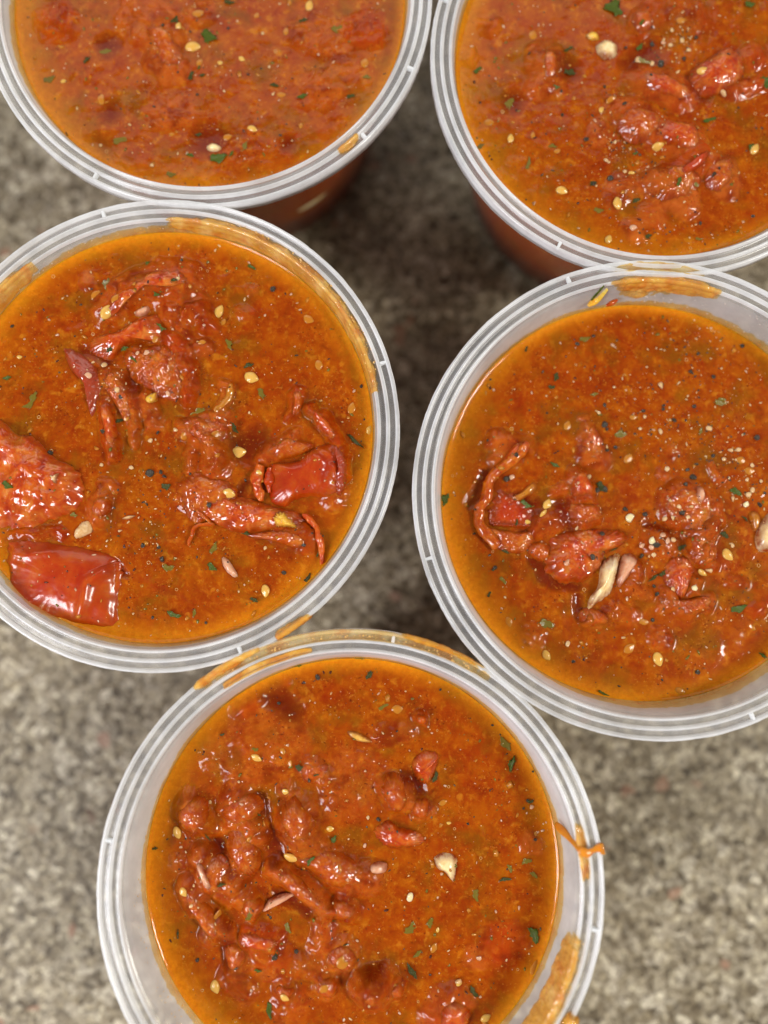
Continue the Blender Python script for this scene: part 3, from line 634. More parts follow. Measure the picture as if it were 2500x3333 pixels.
SEEDM = {m: [mesh_from('tomato_seed', seed_v(a), I3[1], M[m]) for a in (-1, .3, 1)] for m in ('seed', 'seeddeep')}
def grain_v(v, k, amp=.35, flat=.7):
    r = np.random.default_rng(k); n = r.normal(size=(5, 3)); w = v.copy()
    for q in n:
        q /= np.linalg.norm(q); c = r.uniform(.35, .85); d = w@q; w = w-np.outer(np.clip(d-c, 0, 1), q)
    w = w*(1+amp*(r.random((len(w), 1))-.5)*.4); w[:, 2] *= flat; return w
def leaf_v(k):
    r = np.random.default_rng(k); nx, ny = 9, 5; V = []
    for i in range(nx):
        a = i/(nx-1); hw = .10+.85*math.sin(math.pi*min(1, a*.9+.06))**(.45 if k % 2 else .8)*(.55+.75*r.random())
        for j in range(ny):
            b = (j/(ny-1)-.5)*2; V.append((a*2-1+.10*r.normal()*(abs(b) > .4), b*hw*.42*(.8+.5*r.random())+.12*math.sin(a*5+k*2), .10*math.sin(a*4+k)+.12*b*b+.02*r.random()))
    V = np.array(V); n = len(V); B = V.copy(); B[:, 2] -= .07; V = np.vstack([V, B]); F = []
    for i in range(nx-1):
        for j in range(ny-1):
            q = (i*ny+j, (i+1)*ny+j, (i+1)*ny+j+1, i*ny+j+1); F.append(q); F.append(tuple(n+t for t in q[::-1]))
    for i in range(nx-1):
        a = i*ny; b = (i+1)*ny; F.append((a, a+n, b+n, b)); a += ny-1; b += ny-1; F.append((a, b, b+n, a+n))
    F.append((0, 1, 1+n, n)); 
    for j in range(ny-1):
        if j: F.append((j, j+1, j+1+n, j+n))
        t = (nx-1)*ny+j; F.append((t, t+n, t+1+n, t+1))
    return V, F
LEAFM = {m: [mesh_from('herb_flake', *leaf_v(k), M[m]) for k in range(1, 9)] for m in ('herb', 'herbdark', 'herbdeep')}
GRAINM = {m: [mesh_from('pepper_grain', grain_v(I2[0], k), I2[1], M[m]) for k in range(5)] for m in ('pepper', 'cream', 'pinkbit', 'garlic')}

def on_surface(s, x, y, e=.0006):
    z = s.h([x, x+e, x], [y, y, y+e]); n = Vector((-(z[1]-z[0])/e, -(z[2]-z[0])/e, 1)).normalized()
    p, pn = piece_hit(x, y)
    if p is not None and p.z > z[0]:
        if pn.z < 0: pn = -pn
        return p.z, (pn+Vector((0, 0, 1))).normalized()
    return z[0], n
def put(me, name, s, crop, x, y, ang, sc, lift, label, cat, group):
    P = w2(crop, [(x, y)], s.z0+.0005)[0]; z, n = on_surface(s, *P)
    o = bpy.data.objects.new(name, me); col.objects.link(o)
    q = n.to_track_quat('Z', 'Y').to_matrix().to_4x4()
    a0 = q.to_3x3() @ Vector((1, 0, 0)); 
    rot = Matrix.Rotation(R(ang)-math.atan2(a0.y, a0.x), 4, 'Z')
    o.matrix_world = Matrix.Translation((P[0], P[1], z+lift)) @ rot @ q @ Matrix.Diagonal((*sc, 1))
    tag(o, label, cat, group); return o, P

# ------------------------------------------------------------------ large pieces
TG = 'tomato pieces in the sauce'
patch('C', 'tomato_skin', 'h2', [(60, 1290), (300, 1262), (560, 1300), (820, 1350), (1020, 1420), (1085, 1520), (1060, 1750), (1045, 2030), (800, 2035), (560, 1985), (330, 1925), (170, 1870), (95, 1700), (42, 1450)], 2.2, 'skin',
      'large smooth glossy red tomato skin folded against the left wall, middle left cup', 'tomato piece', TG, pw=3.2, rough=.13, rscale=5, edge=.05, film=.55,
      ridges=[('h2', [(960, 1550), (820, 1640), (790, 1800), (740, 1960)], 60, 1.1), ('h2', [(160, 1350), (120, 1500), (100, 1750)], 55, .7), ('h2', [(500, 1370), (300, 1400), (180, 1400)], 50, .5), ('h2', [(1040, 1480), (1050, 1800), (1030, 2000)], 35, -.5)], seed=3)
patch('C', 'tomato_chunk', 'h2', [(-260, 250), (-120, 130), (20, 200), (120, 300), (230, 308), (340, 380), (450, 500), (620, 590), (720, 690), (730, 880), (640, 1010), (500, 1070), (280, 1150), (100, 1165), (-80, 1120), (-260, 800)], 3.4, 'pulp',
      'ragged bright red tomato flesh at the left frame edge, middle left cup', 'tomato piece', TG, pw=2.6, rough=.34, rscale=2.4, edge=.06, film=.5,
      ridges=[('h2', [(80, 620), (60, 640)], 120, -2.2), ('h2', [(380, 860), (380, 960)], 60, .7), ('h2', [(140, 1030), (230, 1060)], 70, .7), ('h2', [(230, 330), (380, 440), (460, 520)], 35, .5)], seed=7)
patch('C', 'tomato_skin', 'h1', [(895, 735), (1000, 720), (1110, 705), (1190, 640), (1260, 590), (1390, 560), (1455, 640), (1475, 800), (1450, 930), (1340, 1000), (1200, 985), (1090, 1010), (1000, 1065), (900, 1015), (880, 870)], 3.0, 'skin',
      'shiny red tomato skin bulging beside the right wall, middle left cup', 'tomato piece', TG, pw=3.0, rough=.14, rscale=3.8, edge=.05, film=.6,
      ridges=[('h1', [(1100, 710), (1220, 640), (1300, 720)], 40, .5), ('h1', [(1380, 760), (1440, 900)], 30, .6), ('h1', [(1100, 980), (1230, 960)], 40, .5), ('h1', [(1250, 600), (1390, 690), (1440, 640)], 30, .5), ('h1', [(1330, 800), (1300, 900)], 30, -.3)], seed=9)
patch('C', 'tomato_chunk', 'h1', [(300, 1010), (440, 960), (560, 985), (680, 985), (790, 1010), (900, 1050), (1020, 1080), (1130, 1110), (1190, 1190), (1100, 1240), (960, 1240), (800, 1260), (650, 1270), (480, 1210), (360, 1150), (280, 1090)], 2.2, 'pulp',
      'pinkish tomato flesh strip below the shiny skin, middle left cup', 'tomato piece', TG, pw=2.2, rough=.28, rscale=1.8, edge=.07, seed=12)
patch('C', 'yellow_core', 'h1', [(925, 1120), (1000, 1095), (1055, 1150), (1110, 1225), (1040, 1225), (960, 1225), (915, 1180)], 2.6, 'yellow',
      'bright yellow tomato core bit on the pink flesh strip, middle left cup', 'tomato piece', TG, rough=.3, rscale=1.2, seed=14, edge=.15, lift=.3)
strand('C', 'tomato_fold', 'h1', [(830, 745), (800, 850), (815, 940), (830, 1020)], 2.9, 2.6, 'pulp', 'small upright red tomato fold left of the shiny skin, middle left cup', 'tomato piece', TG, taper=.6, seed=4, lift=.7)
strand('C', 'tomato_fold', 'h1', [(900, 760), (890, 870), (890, 960)], 2.2, 2.4, 'skin', 'dark red curled skin edge beside the upright fold, middle left cup', 'tomato piece', TG, taper=.4, seed=5, lift=.4)
strand('C', 'tomato_fold', 'h1', [(1150, 1120), (1230, 1190), (1285, 1310), (1295, 1400), (1295, 1510)], 1.6, 2.0, 'pulp', 'thin curved red skin edge running down by the right wall, middle left cup', 'tomato piece', TG, taper=.4, seed=6, lift=.5)
strand('C', 'tomato_fold', 'h1', [(470, 1200), (390, 1205), (320, 1230), (262, 1365)], 1.4, 1.6, 'orange', 'bent orange spur at the left end of the flesh strip, middle left cup', 'tomato piece', TG, taper=.4, seed=8, lift=.4)
strand('C', 'tomato_fold', 'h1', [(300, 1060), (380, 1130), (470, 1210)], 1.1, 1.4, 'orange', 'straight orange fibre above the orange spur, middle left cup', 'tomato piece', TG, seed=9, lift=.5)
patch('C', 'tomato_chunk', 'h3', [(210, 690), (255, 622), (450, 570), (560, 510), (680, 440), (795, 435), (840, 560), (820, 660), (700, 650), (600, 660), (490, 720), (410, 800), (310, 790), (225, 740)], 2.6, 'pulp',
      'orange pink tomato wedge near the top, middle left cup', 'tomato piece', TG, pw=2.4, rough=.2, rscale=2.2, edge=.05, ridges=[('h3', [(420, 600), (430, 680)], 25, .5)], seed=15)
patch('C', 'tomato_skin', 'h3', [(5, 715), (120, 740), (240, 835), (312, 930), (335, 1060), (285, 1220), (242, 1290), (205, 1160), (165, 1010), (60, 880)], 1.5, 'pinkskin',
      'dull pink leaf shaped tomato skin at upper left, middle left cup', 'tomato piece', TG, pw=2, rough=.2, rscale=1.8, edge=.04, seed=17)
patch('C', 'garlic_piece', 'h2', [(670, 1190), (730, 1110), (800, 1095), (825, 1150), (810, 1200), (720, 1240), (675, 1245)], 1.1, 'cream', 'flat cream garlic chip above the large red skin, middle left cup', 'garlic piece', 'garlic pieces in the sauce', film=0, rough=.06, rscale=1, seed=18, lift=.5, edge=.1)
patch('C', 'garlic_piece', 'h1', [(525, 1455), (570, 1470), (620, 1540), (650, 1600), (620, 1612), (565, 1570), (530, 1510)], .9, 'pinkbit', 'slim pale almond shaped garlic sliver low down, middle left cup', 'garlic piece', 'garlic pieces in the sauce', film=.3, rough=.04, rscale=1, seed=19, lift=.1)
patch('C', 'onion_piece', 'h3', [(605, 430), (640, 400), (720, 370), (735, 400), (700, 440), (630, 455)], .9, 'pinkbit', 'small pale oblong onion piece near the top, middle left cup', 'onion piece', 'onion pieces in the sauce', rough=.05, seed=20, lift=.2)
patch('C', 'yellow_core', 'h3', [(700, 1160), (730, 1110), (790, 1090), (800, 1140), (770, 1190), (720, 1200)], 1.0, 'yellow', 'small yellow tomato core bit in the middle, middle left cup', 'tomato piece', TG, rough=.1, seed=21, lift=.4)
patch('C', 'garlic_piece', 'h2', [(485, 690), (520, 700), (560, 680), (545, 765), (510, 745)], .9, 'cream', 'tiny cream shred on the ragged tomato flesh, middle left cup', 'garlic piece', 'garlic pieces in the sauce', rough=.1, seed=22, lift=3.0, edge=.2)
patch('C', 'garlic_piece', 'h2', [(1095, 1075), (1150, 1045), (1215, 1045), (1160, 1075)], .6, 'cream', 'narrow cream sliver right of the garlic chip, middle left cup', 'garlic piece', 'garlic pieces in the sauce', rough=.05, seed=23, lift=.3)
strand('C', 'tomato_core', 'h3', [(1400, 1010), (1395, 1090), (1350, 1180), (1280, 1260)], 2.0, 1.2, 'seeddeep', 'curved amber tomato core strip at the middle, middle left cup', 'tomato piece', TG, seed=24, lift=-.25)

strand('D', 'tomato_fold', 'h4', [(505, 225), (450, 300), (370, 370), (270, 450), (215, 540), (195, 640), (150, 730), (140, 830), (190, 910), (290, 1020)], 3.3, 2.4, 'orange', 'long curled orange red tomato edge at the left, middle right cup', 'tomato piece', TG, taper=.6, seed=31, lift=.7, n=110)
patch('D', 'tomato_chunk', 'h4', [(330, 330), (420, 215), (490, 200), (520, 265), (440, 350), (360, 400), (290, 420)], 2.2, 'pulp', 'red tomato tip at the top of the curled edge, middle right cup', 'tomato piece', TG, rough=.14, seed=32, edge=.05)
patch('D', 'tomato_skin', 'h4', [(240, 640), (300, 560), (420, 600), (560, 740), (590, 850), (470, 890), (330, 880), (220, 860), (200, 760)], .5, 'skin', 'thin dark red translucent skin inside the curled edge, middle right cup', 'tomato piece', TG, pw=3, rough=.2, rscale=2, film=2.2, edge=.12, seed=33, ridges=[('h4', [(215, 850), (540, 860)], 14, .5), ('h4', [(225, 600), (215, 840)], 14, .5)])
patch('D', 'tomato_chunk', 'h4', [(170, 870), (300, 880), (450, 900), (570, 900), (560, 1000), (480, 1075), (330, 1060), (230, 990)], 1.5, 'orange', 'soft orange pulp ledge under the curled edge, middle right cup', 'tomato piece', TG, rough=.22, rscale=1.8, seed=34)
patch('D', 'tomato_chunk', 'h4', [(520, 1010), (600, 975), (690, 1010), (690, 1110), (620, 1135), (530, 1080)], 1.7, 'orange', 'round orange pulp lump beside the rough red chunk, middle right cup', 'tomato piece', TG, rough=.12, seed=35)
patch('D', 'tomato_chunk', 'h4', [(690, 960), (780, 905), (900, 885), (1000, 868), (1120, 880), (1240, 885), (1315, 935), (1250, 1010), (1130, 1070), (1085, 1180), (970, 1280), (820, 1305), (690, 1240), (650, 1150), (680, 1050)], 3.2, 'pulp',
      'rough bright red tomato chunk left of the pale onion, middle right cup', 'tomato piece', TG, pw=2.4, rough=.34, rscale=2.0, edge=.07, ridges=[('h4', [(800, 1060), (1080, 1060)], 50, -.7)], seed=36)
patch('D', 'onion_piece', 'h4', [(1080, 1210), (1110, 1130), (1190, 1075), (1240, 1080), (1215, 1200), (1190, 1300), (1150, 1390), (1050, 1460), (985, 1510), (1000, 1420), (1065, 1330)], 2.4, 'garlic', 'pale yellow ribbed onion piece in the middle, middle right cup', 'onion piece', 'onion pieces in the sauce', rough=.16, rscale=1.6, seed=37,
      ridges=[('h4', [(1180, 1100), (1080, 1330)], 25, .5), ('h4', [(1230, 1120), (1140, 1380)], 22, .4)])
patch('D', 'onion_piece', 'h4', [(1250, 1100), (1300, 1070), (1370, 1100), (1340, 1180), (1290, 1260), (1230, 1330), (1210, 1260)], 1.8, 'pinkbit', 'faint orange tinted onion piece right of the ribbed one, middle right cup', 'onion piece', 'onion pieces in the sauce', rough=.12, seed=38)
patch('D', 'garlic_piece', 'h5', [(1560, 1250), (1600, 1130), (1680, 1020), (1780, 1000), (1800, 1150), (1760, 1300), (1680, 1370), (1590, 1360)], 2.6, 'garlic', 'large cream garlic piece at the right frame edge, middle right cup', 'garlic piece', 'garlic pieces in the sauce', rough=.05, seed=39, edge=.03)
patch('D', 'garlic_piece', 'h5', [(1500, 1020), (1560, 1000), (1600, 1060), (1590, 1160), (1540, 1190), (1510, 1100)], 1.2, 'seeddeep', 'dull yellow sliver touching the large garlic piece, middle right cup', 'garlic piece', 'garlic pieces in the sauce', rough=.08, seed=40)
patch('D', 'tomato_chunk', 'h5', [(760, 1470), (860, 1410), (980, 1440), (1010, 1540), (960, 1680), (900, 1800), (810, 1740), (730, 1620)], 2.0, 'pulp', 'coral red tomato lump below the pepper cluster, middle right cup', 'tomato piece', TG, rough=.3, rscale=1.6, seed=42, edge=.09)
patch('D', 'onion_piece', 'h5', [(985, 880), (1010, 790), (1050, 800), (1070, 880), (1050, 940), (1000, 930)], 1.4, 'pinkbit', 'small pale shard poking up near the right middle, middle right cup', 'onion piece', 'onion pieces in the sauce', rough=.1, seed=43, lift=.7)
patch('D', 'onion_piece', 'h4', [(390, 640), (470, 590), (560, 520), (585, 570), (500, 640), (430, 670)], .9, 'seeddeep', 'brownish onion shred inside the curled edge, middle right cup', 'onion piece', 'onion pieces in the sauce', rough=.1, seed=44, lift=.3)

patch('E', 'tomato_skin', 'c8', [(398, 830), (420, 770), (480, 737), (548, 765), (530, 850), (490, 920), (430, 900)], 1.7, 'pulp', 'small pointed shiny red tomato flap at upper right, bottom cup', 'tomato piece', TG, pw=2, rough=.1, seed=51, ridges=[('c8', [(545, 765), (450, 850)], 12, .5)])
patch('E', 'tomato_chunk', 'c8', [(195, 1165), (270, 1115), (330, 1150), (430, 1180), (472, 1235), (400, 1262), (270, 1262), (210, 1215)], 2.1, 'pulp', 'pink red tomato lump right of the centre, bottom cup', 'tomato piece', TG, rough=.16, seed=52)
patch('E', 'garlic_piece', 'c8', [(520, 1325), (560, 1290), (640, 1310), (640, 1380), (625, 1450), (580, 1400), (540, 1380)], 1.6, 'garlic', 'pale yellow garlic chunk right of the centre, bottom cup', 'garlic piece', 'garlic pieces in the sauce', rough=.1, seed=53)
patch('E', 'onion_piece', 'c8', [(150, 1380), (185, 1338), (260, 1345), (255, 1390), (190, 1395)], .9, 'pinkbit', 'square translucent onion bit near the middle, bottom cup', 'onion piece', 'onion pieces in the sauce', rough=.06, seed=54, lift=.3)
patch('E', 'onion_piece', 'c7', [(1005, 1590), (1040, 1540), (1110, 1510), (1180, 1505), (1130, 1545), (1060, 1580), (1015, 1600)], 1.0, 'pinkbit', 'long pale pink onion shard left of the middle, bottom cup', 'onion piece', 'onion pieces in the sauce', rough=.05, seed=55, lift=.9)
patch('E', 'onion_piece', 'c7', [(1460, 630), (1520, 640), (1600, 690), (1530, 690), (1475, 660)], .9, 'seed', 'thin yellow sliver near the top, bottom cup', 'onion piece', 'onion pieces in the sauce', rough=.05, seed=56, lift=.1)
patch('E', 'tomato_chunk', 'c7', [(890, 1715), (1000, 1720), (1090, 1760), (1060, 1810), (960, 1800), (880, 1770)], 1.2, 'pulp', 'deep red tomato flesh scrap left of the lower middle, bottom cup', 'tomato piece', TG, rough=.1, seed=57, lift=.2)
patch('E', 'tomato_chunk', 'c8', [(545, 2150), (590, 2080), (680, 2090), (720, 2170), (680, 2240), (560, 2240)], 2.4, 'pulp', 'coral tomato lump cut by the lower frame edge, bottom cup', 'tomato piece', TG, rough=.16, seed=58)
patch('E', 'onion_piece', 'c7', [(665, 1330), (690, 1330), (740, 1440), (720, 1460), (680, 1400)], 1.0, 'pinkbit', 'upright pale onion sliver at the left lumps, bottom cup', 'onion piece', 'onion pieces in the sauce', rough=.05, seed=59, lift=1.6)

patch('B', 'tomato_chunk', 'c2', [(1320, 340), (1345, 280), (1420, 230), (1500, 185), (1560, 240), (1565, 310), (1520, 360), (1430, 400), (1350, 385)], 3.2, 'pulp', 'bright red tomato chunk with a seed on it, top right cup', 'tomato piece', TG, rough=.14, seed=61, edge=.05)
patch('B', 'tomato_chunk', 'c2', [(1200, 520), (1330, 540), (1365, 600), (1340, 665), (1250, 640), (1150, 590)], 1.9, 'pulp', 'coral tomato pulp in the middle, top right cup', 'tomato piece', TG, rough=.22, seed=62, edge=.09)
patch('B', 'garlic_piece', 'c2', [(920, 190), (960, 165), (1010, 190), (1005, 235), (960, 250), (925, 225)], 1.5, 'garlic', 'cream garlic lump near the top, top right cup', 'garlic piece', 'garlic pieces in the sauce', rough=.2, seed=63, edge=.15)
patch('B', 'garlic_piece', 'c2', [(870, 150), (910, 130), (935, 165), (890, 170)], .8, 'yellow', 'small yellow shred left of the garlic lump, top right cup', 'garlic piece', 'garlic pieces in the sauce', rough=.1, seed=64, edge=.2)
patch('B', 'tomato_chunk', 'c2', [(680, 300), (690, 235), (730, 222), (750, 290), (730, 350), (695, 350)], 1.5, 'orange', 'orange pulp lump at the left, top right cup', 'tomato piece', TG, rough=.1, seed=65)
patch('B', 'tomato_chunk', 'c2', [(1390, 670), (1340, 690), (1270, 750), (1300, 770), (1370, 720)], 1.2, 'skin', 'curved red skin strip below the middle, top right cup', 'tomato piece', TG, rough=.1, seed=66, lift=1.0)
patch('A', 'onion_piece', 'c1', [(890, 625), (920, 612), (955, 630), (945, 650), (900, 645)], .9, 'garlic', 'pale oblong onion bit near the lower rim, top left cup', 'onion piece', 'onion pieces in the sauce', rough=.05, seed=71)

# soft coated pulp lumps
def blob(key, crop, cx, cy, rx, ry, ang, hmm, label, mat='orange', seed=1, rough=.16):
    n = 9; r_ = np.random.default_rng(seed); P = []
    for i in range(n):
        a = i/n*2*math.pi; q = 1+r_.uniform(-.16, .16); x, y = rx*q*math.cos(a), ry*q*math.sin(a)
        c_, s_ = math.cos(R(ang)), math.sin(R(ang)); P.append((cx+x*c_+y*s_, cy-x*s_+y*c_))
    return patch(key, 'tomato_pulp_lump', crop, P, hmm, mat, label, 'tomato pulp', 'soft pulp lumps in the sauce', pw=2.0, rough=rough, rscale=1.7, seed=seed, edge=.06)
for i, (cx, cy, rx, ry, a, h, lab) in enumerate([
 (635, 1085, 85, 110, -30, 2.6, 'rounded orange pulp lump farthest left'), (890, 1050, 105, 85, 10, 2.3, 'broad pulp lump beside the left one'), (1188, 1112, 95, 120, 15, 3.0, 'tall smooth orange pulp lump at centre left'),
 (905, 1290, 80, 150, 20, 2.4, 'upright pulp ridge below the broad lump'), (735, 1400, 80, 120, -20, 2.1, 'pulp lump with a pale onion sliver'), (945, 1580, 62, 75, 0, 2.0, 'small olive tinted pulp lump'),
 (1385, 1370, 190, 85, -24, 2.3, 'large tilted pulp mound near the middle'), (1200, 1470, 52, 180, 48, 2.4, 'long diagonal pulp ridge'), (690, 1620, 48, 170, 32, 2.1, 'narrow pinkish pulp ridge at lower left'),
 (1435, 1855, 85, 70, 0, 1.8, 'yellowish pulp lump low in the middle'), (1345, 2010, 62, 60, 0, 1.8, 'glossy pulp bead low in the middle'),
 (860, 1850, 60, 75, 0, 1.7, 'dark red pulp lump at lower left'), (1435, 1590, 70, 55, 0, 1.5, 'flat pulp disc right of the diagonal ridge'), (1125, 2030, 50, 42, 0, 1.6, 'little pulp bead with a seed'),
 (1290, 850, 85, 65, 0, 1.1, 'shallow pulp patch above the tall lump')]):
    blob('E', 'c7', cx, cy, rx, ry, a, h, lab+', bottom cup', seed=200+i)
for i, (cx, cy, rx, ry, a, h, lab) in enumerate([
 (312, 960, 72, 95, 12, 2.8, 'pink orange pulp lump below the red flap'), (440, 1045, 52, 62, 0, 2.1, 'small shiny pulp lump beside the pink one'), (180, 2010, 82, 78, 20, 2.5, 'big wet pulp lump low in the middle right'),
 (318, 2020, 48, 50, 0, 1.8, 'small pulp lump right of the big wet one'), (450, 567, 34, 34, 0, 1.6, 'tiny round pulp bubble near the top right'), (40, 1600, 62, 48, 0, 1.4, 'flat pulp lump in the centre')]):
    blob('E', 'c8', cx, cy, rx, ry, a, h, lab+', bottom cup', seed=230+i)
TP_ = 'tomato pulp'; GP = 'soft pulp lumps in the sauce'
patch('C', 'tomato_pulp_lump', 'h3', [(370, 430), (430, 310), (560, 220), (700, 130), (860, 70), (1000, 80), (1090, 150), (1050, 220), (900, 230), (760, 220), (640, 290), (520, 380), (430, 480)], 2.0, 'pulp', 'arched pinkish tomato flesh at the top, middle left cup', TP_, GP, rough=.26, seed=251, edge=.08)
patch('C', 'tomato_pulp_lump', 'h3', [(500, 760), (640, 700), (820, 690), (950, 730), (1010, 850), (1030, 1040), (950, 1160), (800, 1130), (700, 1040), (600, 990), (530, 890)], 2.0, 'orange', 'bumpy orange pulp mass below the wedge, middle left cup', TP_, GP, rough=.42, rscale=1.6, seed=252, edge=.1)
patch('C', 'tomato_pulp_lump', 'h3', [(350, 900), (430, 900), (520, 1010), (590, 1160), (600, 1330), (560, 1400), (480, 1260), (400, 1120), (350, 1020)], 1.6, 'orange', 'narrow wet pulp ridge beside the pink skin, middle left cup', TP_, GP, rough=.4, rscale=1.5, seed=253, edge=.1)
patch('C', 'tomato_pulp_lump', 'h3', [(330, 1180), (390, 1170), (440, 1300), (470, 1480), (460, 1620), (410, 1600), (370, 1450), (340, 1300)], 1.5, 'pulp', 'long red pulp ridge left of the middle, middle left cup', TP_, GP, rough=.26, seed=254, edge=.08)
patch('C', 'tomato_pulp_lump', 'h1', [(170, 900), (250, 830), (340, 780), (450, 830), (560, 860), (640, 930), (620, 1000), (500, 1100), (380, 1180), (280, 1180), (220, 1050)], 1.7, 'orange', 'broad orange pulp left of the flesh strip, middle left cup', TP_, GP, rough=.25, seed=255, edge=.07)
patch('C', 'tomato_pulp_lump', 'h1', [(800, 660), (900, 590), (1040, 520), (1110, 540), (1230, 580), (1180, 640), (1050, 690), (900, 700)], 1.3, 'orange', 'translucent orange lobe above the shiny skin, middle left cup', TP_, GP, rough=.16, seed=256)
patch('C', 'tomato_pulp_lump', 'h1', [(1385, 570), (1455, 610), (1500, 760), (1480, 900), (1430, 980), (1390, 900), (1420, 760)], 2.2, 'pinkskin', 'pale pink skin fold at the right of the shiny skin, middle left cup', TP_, GP, rough=.22, seed=257)
patch('C', 'tomato_pulp_lump', 'h1', [(720, 1290), (900, 1250), (1080, 1250), (1190, 1290), (1240, 1370), (1100, 1390), (900, 1330)], 1.3, 'orange', 'wet pulp below the yellow core, middle left cup', TP_, GP, rough=.25, seed=258)
patch('C', 'tomato_pulp_lump', 'h1', [(210, 400), (330, 370), (520, 400), (580, 470), (540, 600), (500, 720), (420, 640), (330, 540), (240, 480)], 1.6, 'orange', 'shiny rumpled pulp around two seeds, middle left cup', TP_, GP, rough=.42, rscale=1.5, seed=259, edge=.08)
patch('C', 'tomato_pulp_lump', 'h1', [(1080, 170), (1140, 170), (1160, 260), (1120, 350), (1070, 380), (1080, 270)], 1.3, 'orange', 'small upright pulp tip at upper right, middle left cup', TP_, GP, seed=260)
patch('C', 'tomato_pulp_lump', 'h1', [(1210, 300), (1290, 350), (1370, 430), (1420, 540), (1400, 570), (1300, 500), (1230, 400)], 2.0, 'pulp', 'curved glossy flesh at the upper end of the shiny skin, middle left cup', TP_, GP, rough=.14, seed=261)
patch('C', 'tomato_pulp_lump', 'h2', [(850, 900), (920, 870), (990, 900), (1000, 990), (950, 1060), (870, 1080), (830, 1000)], 1.6, 'orange', 'orange lump above the cream garlic chip, middle left cup', TP_, GP, seed=262)
patch('D', 'tomato_pulp_lump', 'h5', [(740, 820), (860, 770), (1050, 800), (1170, 900), (1220, 1050), (1150, 1180), (1020, 1230), (900, 1170), (780, 1090), (700, 960)], 1.9, 'orange', 'broad pulp mound under the pepper cluster, middle right cup', TP_, GP, rough=.36, seed=271, edge=.08)
patch('D', 'tomato_pulp_lump', 'h5', [(940, 1230), (1080, 1200), (1180, 1290), (1200, 1420), (1100, 1510), (1000, 1480), (940, 1380)], 1.9, 'orange', 'wet pulp ridge right of the coral lump, middle right cup', TP_, GP, rough=.42, rscale=1.6, seed=272, edge=.08)
patch('D', 'tomato_pulp_lump', 'h5', [(700, 1790), (900, 1800), (1100, 1760), (1200, 1800), (1120, 1900), (950, 1960), (780, 1890)], 1.4, 'orange', 'sparkling pulp below the coral lump, middle right cup', TP_, GP, rough=.42, rscale=1.5, seed=273, edge=.1)
patch('D', 'tomato_pulp_lump', 'h4', [(860, 460), (930, 430), (1010, 520), (1020, 620), (900, 640), (850, 590)], 1.7, 'pulp', 'smooth pink red pulp lump at the centre, middle right cup', TP_, GP, seed=274)
patch('D', 'tomato_pulp_lump', 'h4', [(930, 10), (990, 30), (1050, 110), (1100, 200), (1120, 320), (1060, 380), (960, 340), (920, 200), (930, 90)], 1.2, 'orange', 'soft pulp streak above the centre, middle right cup', TP_, GP, rough=.28, seed=275)
patch('D', 'tomato_pulp_lump', 'h4', [(830, 700), (930, 680), (1060, 700), (1090, 780), (1000, 850), (870, 830)], 1.6, 'orange', 'pulp lump on top of the rough red chunk, middle right cup', TP_, GP, rough=.22, seed=276)
patch('D', 'tomato_pulp_lump', 'h4', [(920, 1520), (1000, 1490), (1120, 1540), (1140, 1610), (1020, 1640), (930, 1610)], 1.3, 'orange', 'low pulp lump under the ribbed onion, middle right cup', TP_, GP, rough=.25, seed=277)
patch('B', 'tomato_pulp_lump', 'c2', [(1000, 520), (1080, 470), (1190, 510), (1180, 600), (1060, 610)], 1.8, 'orange', 'pink orange pulp left of the coral pulp, top right cup', TP_, GP, rough=.25, seed=281)
patch('B', 'tomato_pulp_lump', 'c2', [(1140, 750), (1270, 710), (1370, 770), (1300, 860), (1170, 860)], 1.8, 'orange', 'pale pulp mound in the lower middle, top right cup', TP_, GP, rough=.36, seed=282)
patch('B', 'tomato_pulp_lump', 'c2', [(1400, 700), (1490, 680), (1510, 760), (1450, 830), (1390, 790)], 1.4, 'orange', 'faded pulp lump at lower right, top right cup', TP_, GP, rough=.2, seed=283)
patch('B', 'tomato_pulp_lump', 'c2', [(1120, 310), (1230, 330), (1330, 400), (1300, 440), (1180, 410), (1120, 370)], 1.5, 'pulp', 'reddish pulp strip left of the red chunk, top right cup', TP_, GP, rough=.2, seed=284)
patch('B', 'tomato_pulp_lump', 'c2', [(1080, 50), (1150, 60), (1160, 120), (1100, 140), (1070, 100)], 1.3, 'orange', 'small orange pulp lump at the top frame edge, top right cup', TP_, GP, seed=285)
patch('A', 'tomato_pulp_lump', 'c1', [(640, 120), (710, 110), (770, 190), (790, 270), (740, 310), (680, 250)], 1.4, 'orange', 'single soft pink pulp lump near the top, top left cup', TP_, GP, rough=.25, seed=286)

# what the bits rest on: the sauce or the piece above it
from mathutils.bvhtree import BVHTree
_v, _f = [], []; _k = 0
for o in list(col.objects):
    if o.type == 'MESH' and o.get('category') in ('tomato piece', 'tomato pulp', 'garlic piece', 'onion piece'):
        L3 = o.location; _v += [(p.co.x+L3.x, p.co.y+L3.y, p.co.z+L3.z) for p in o.data.vertices]
        _f += [[i+_k for i in p.vertices] for p in o.data.polygons]; _k = len(_v)
BVH = BVHTree.FromPolygons(_v, _f)
def piece_hit(x, y):
    h = BVH.ray_cast(Vector((x, y, HC+.02)), Vector((0, 0, -1))); return h[0], h[1]

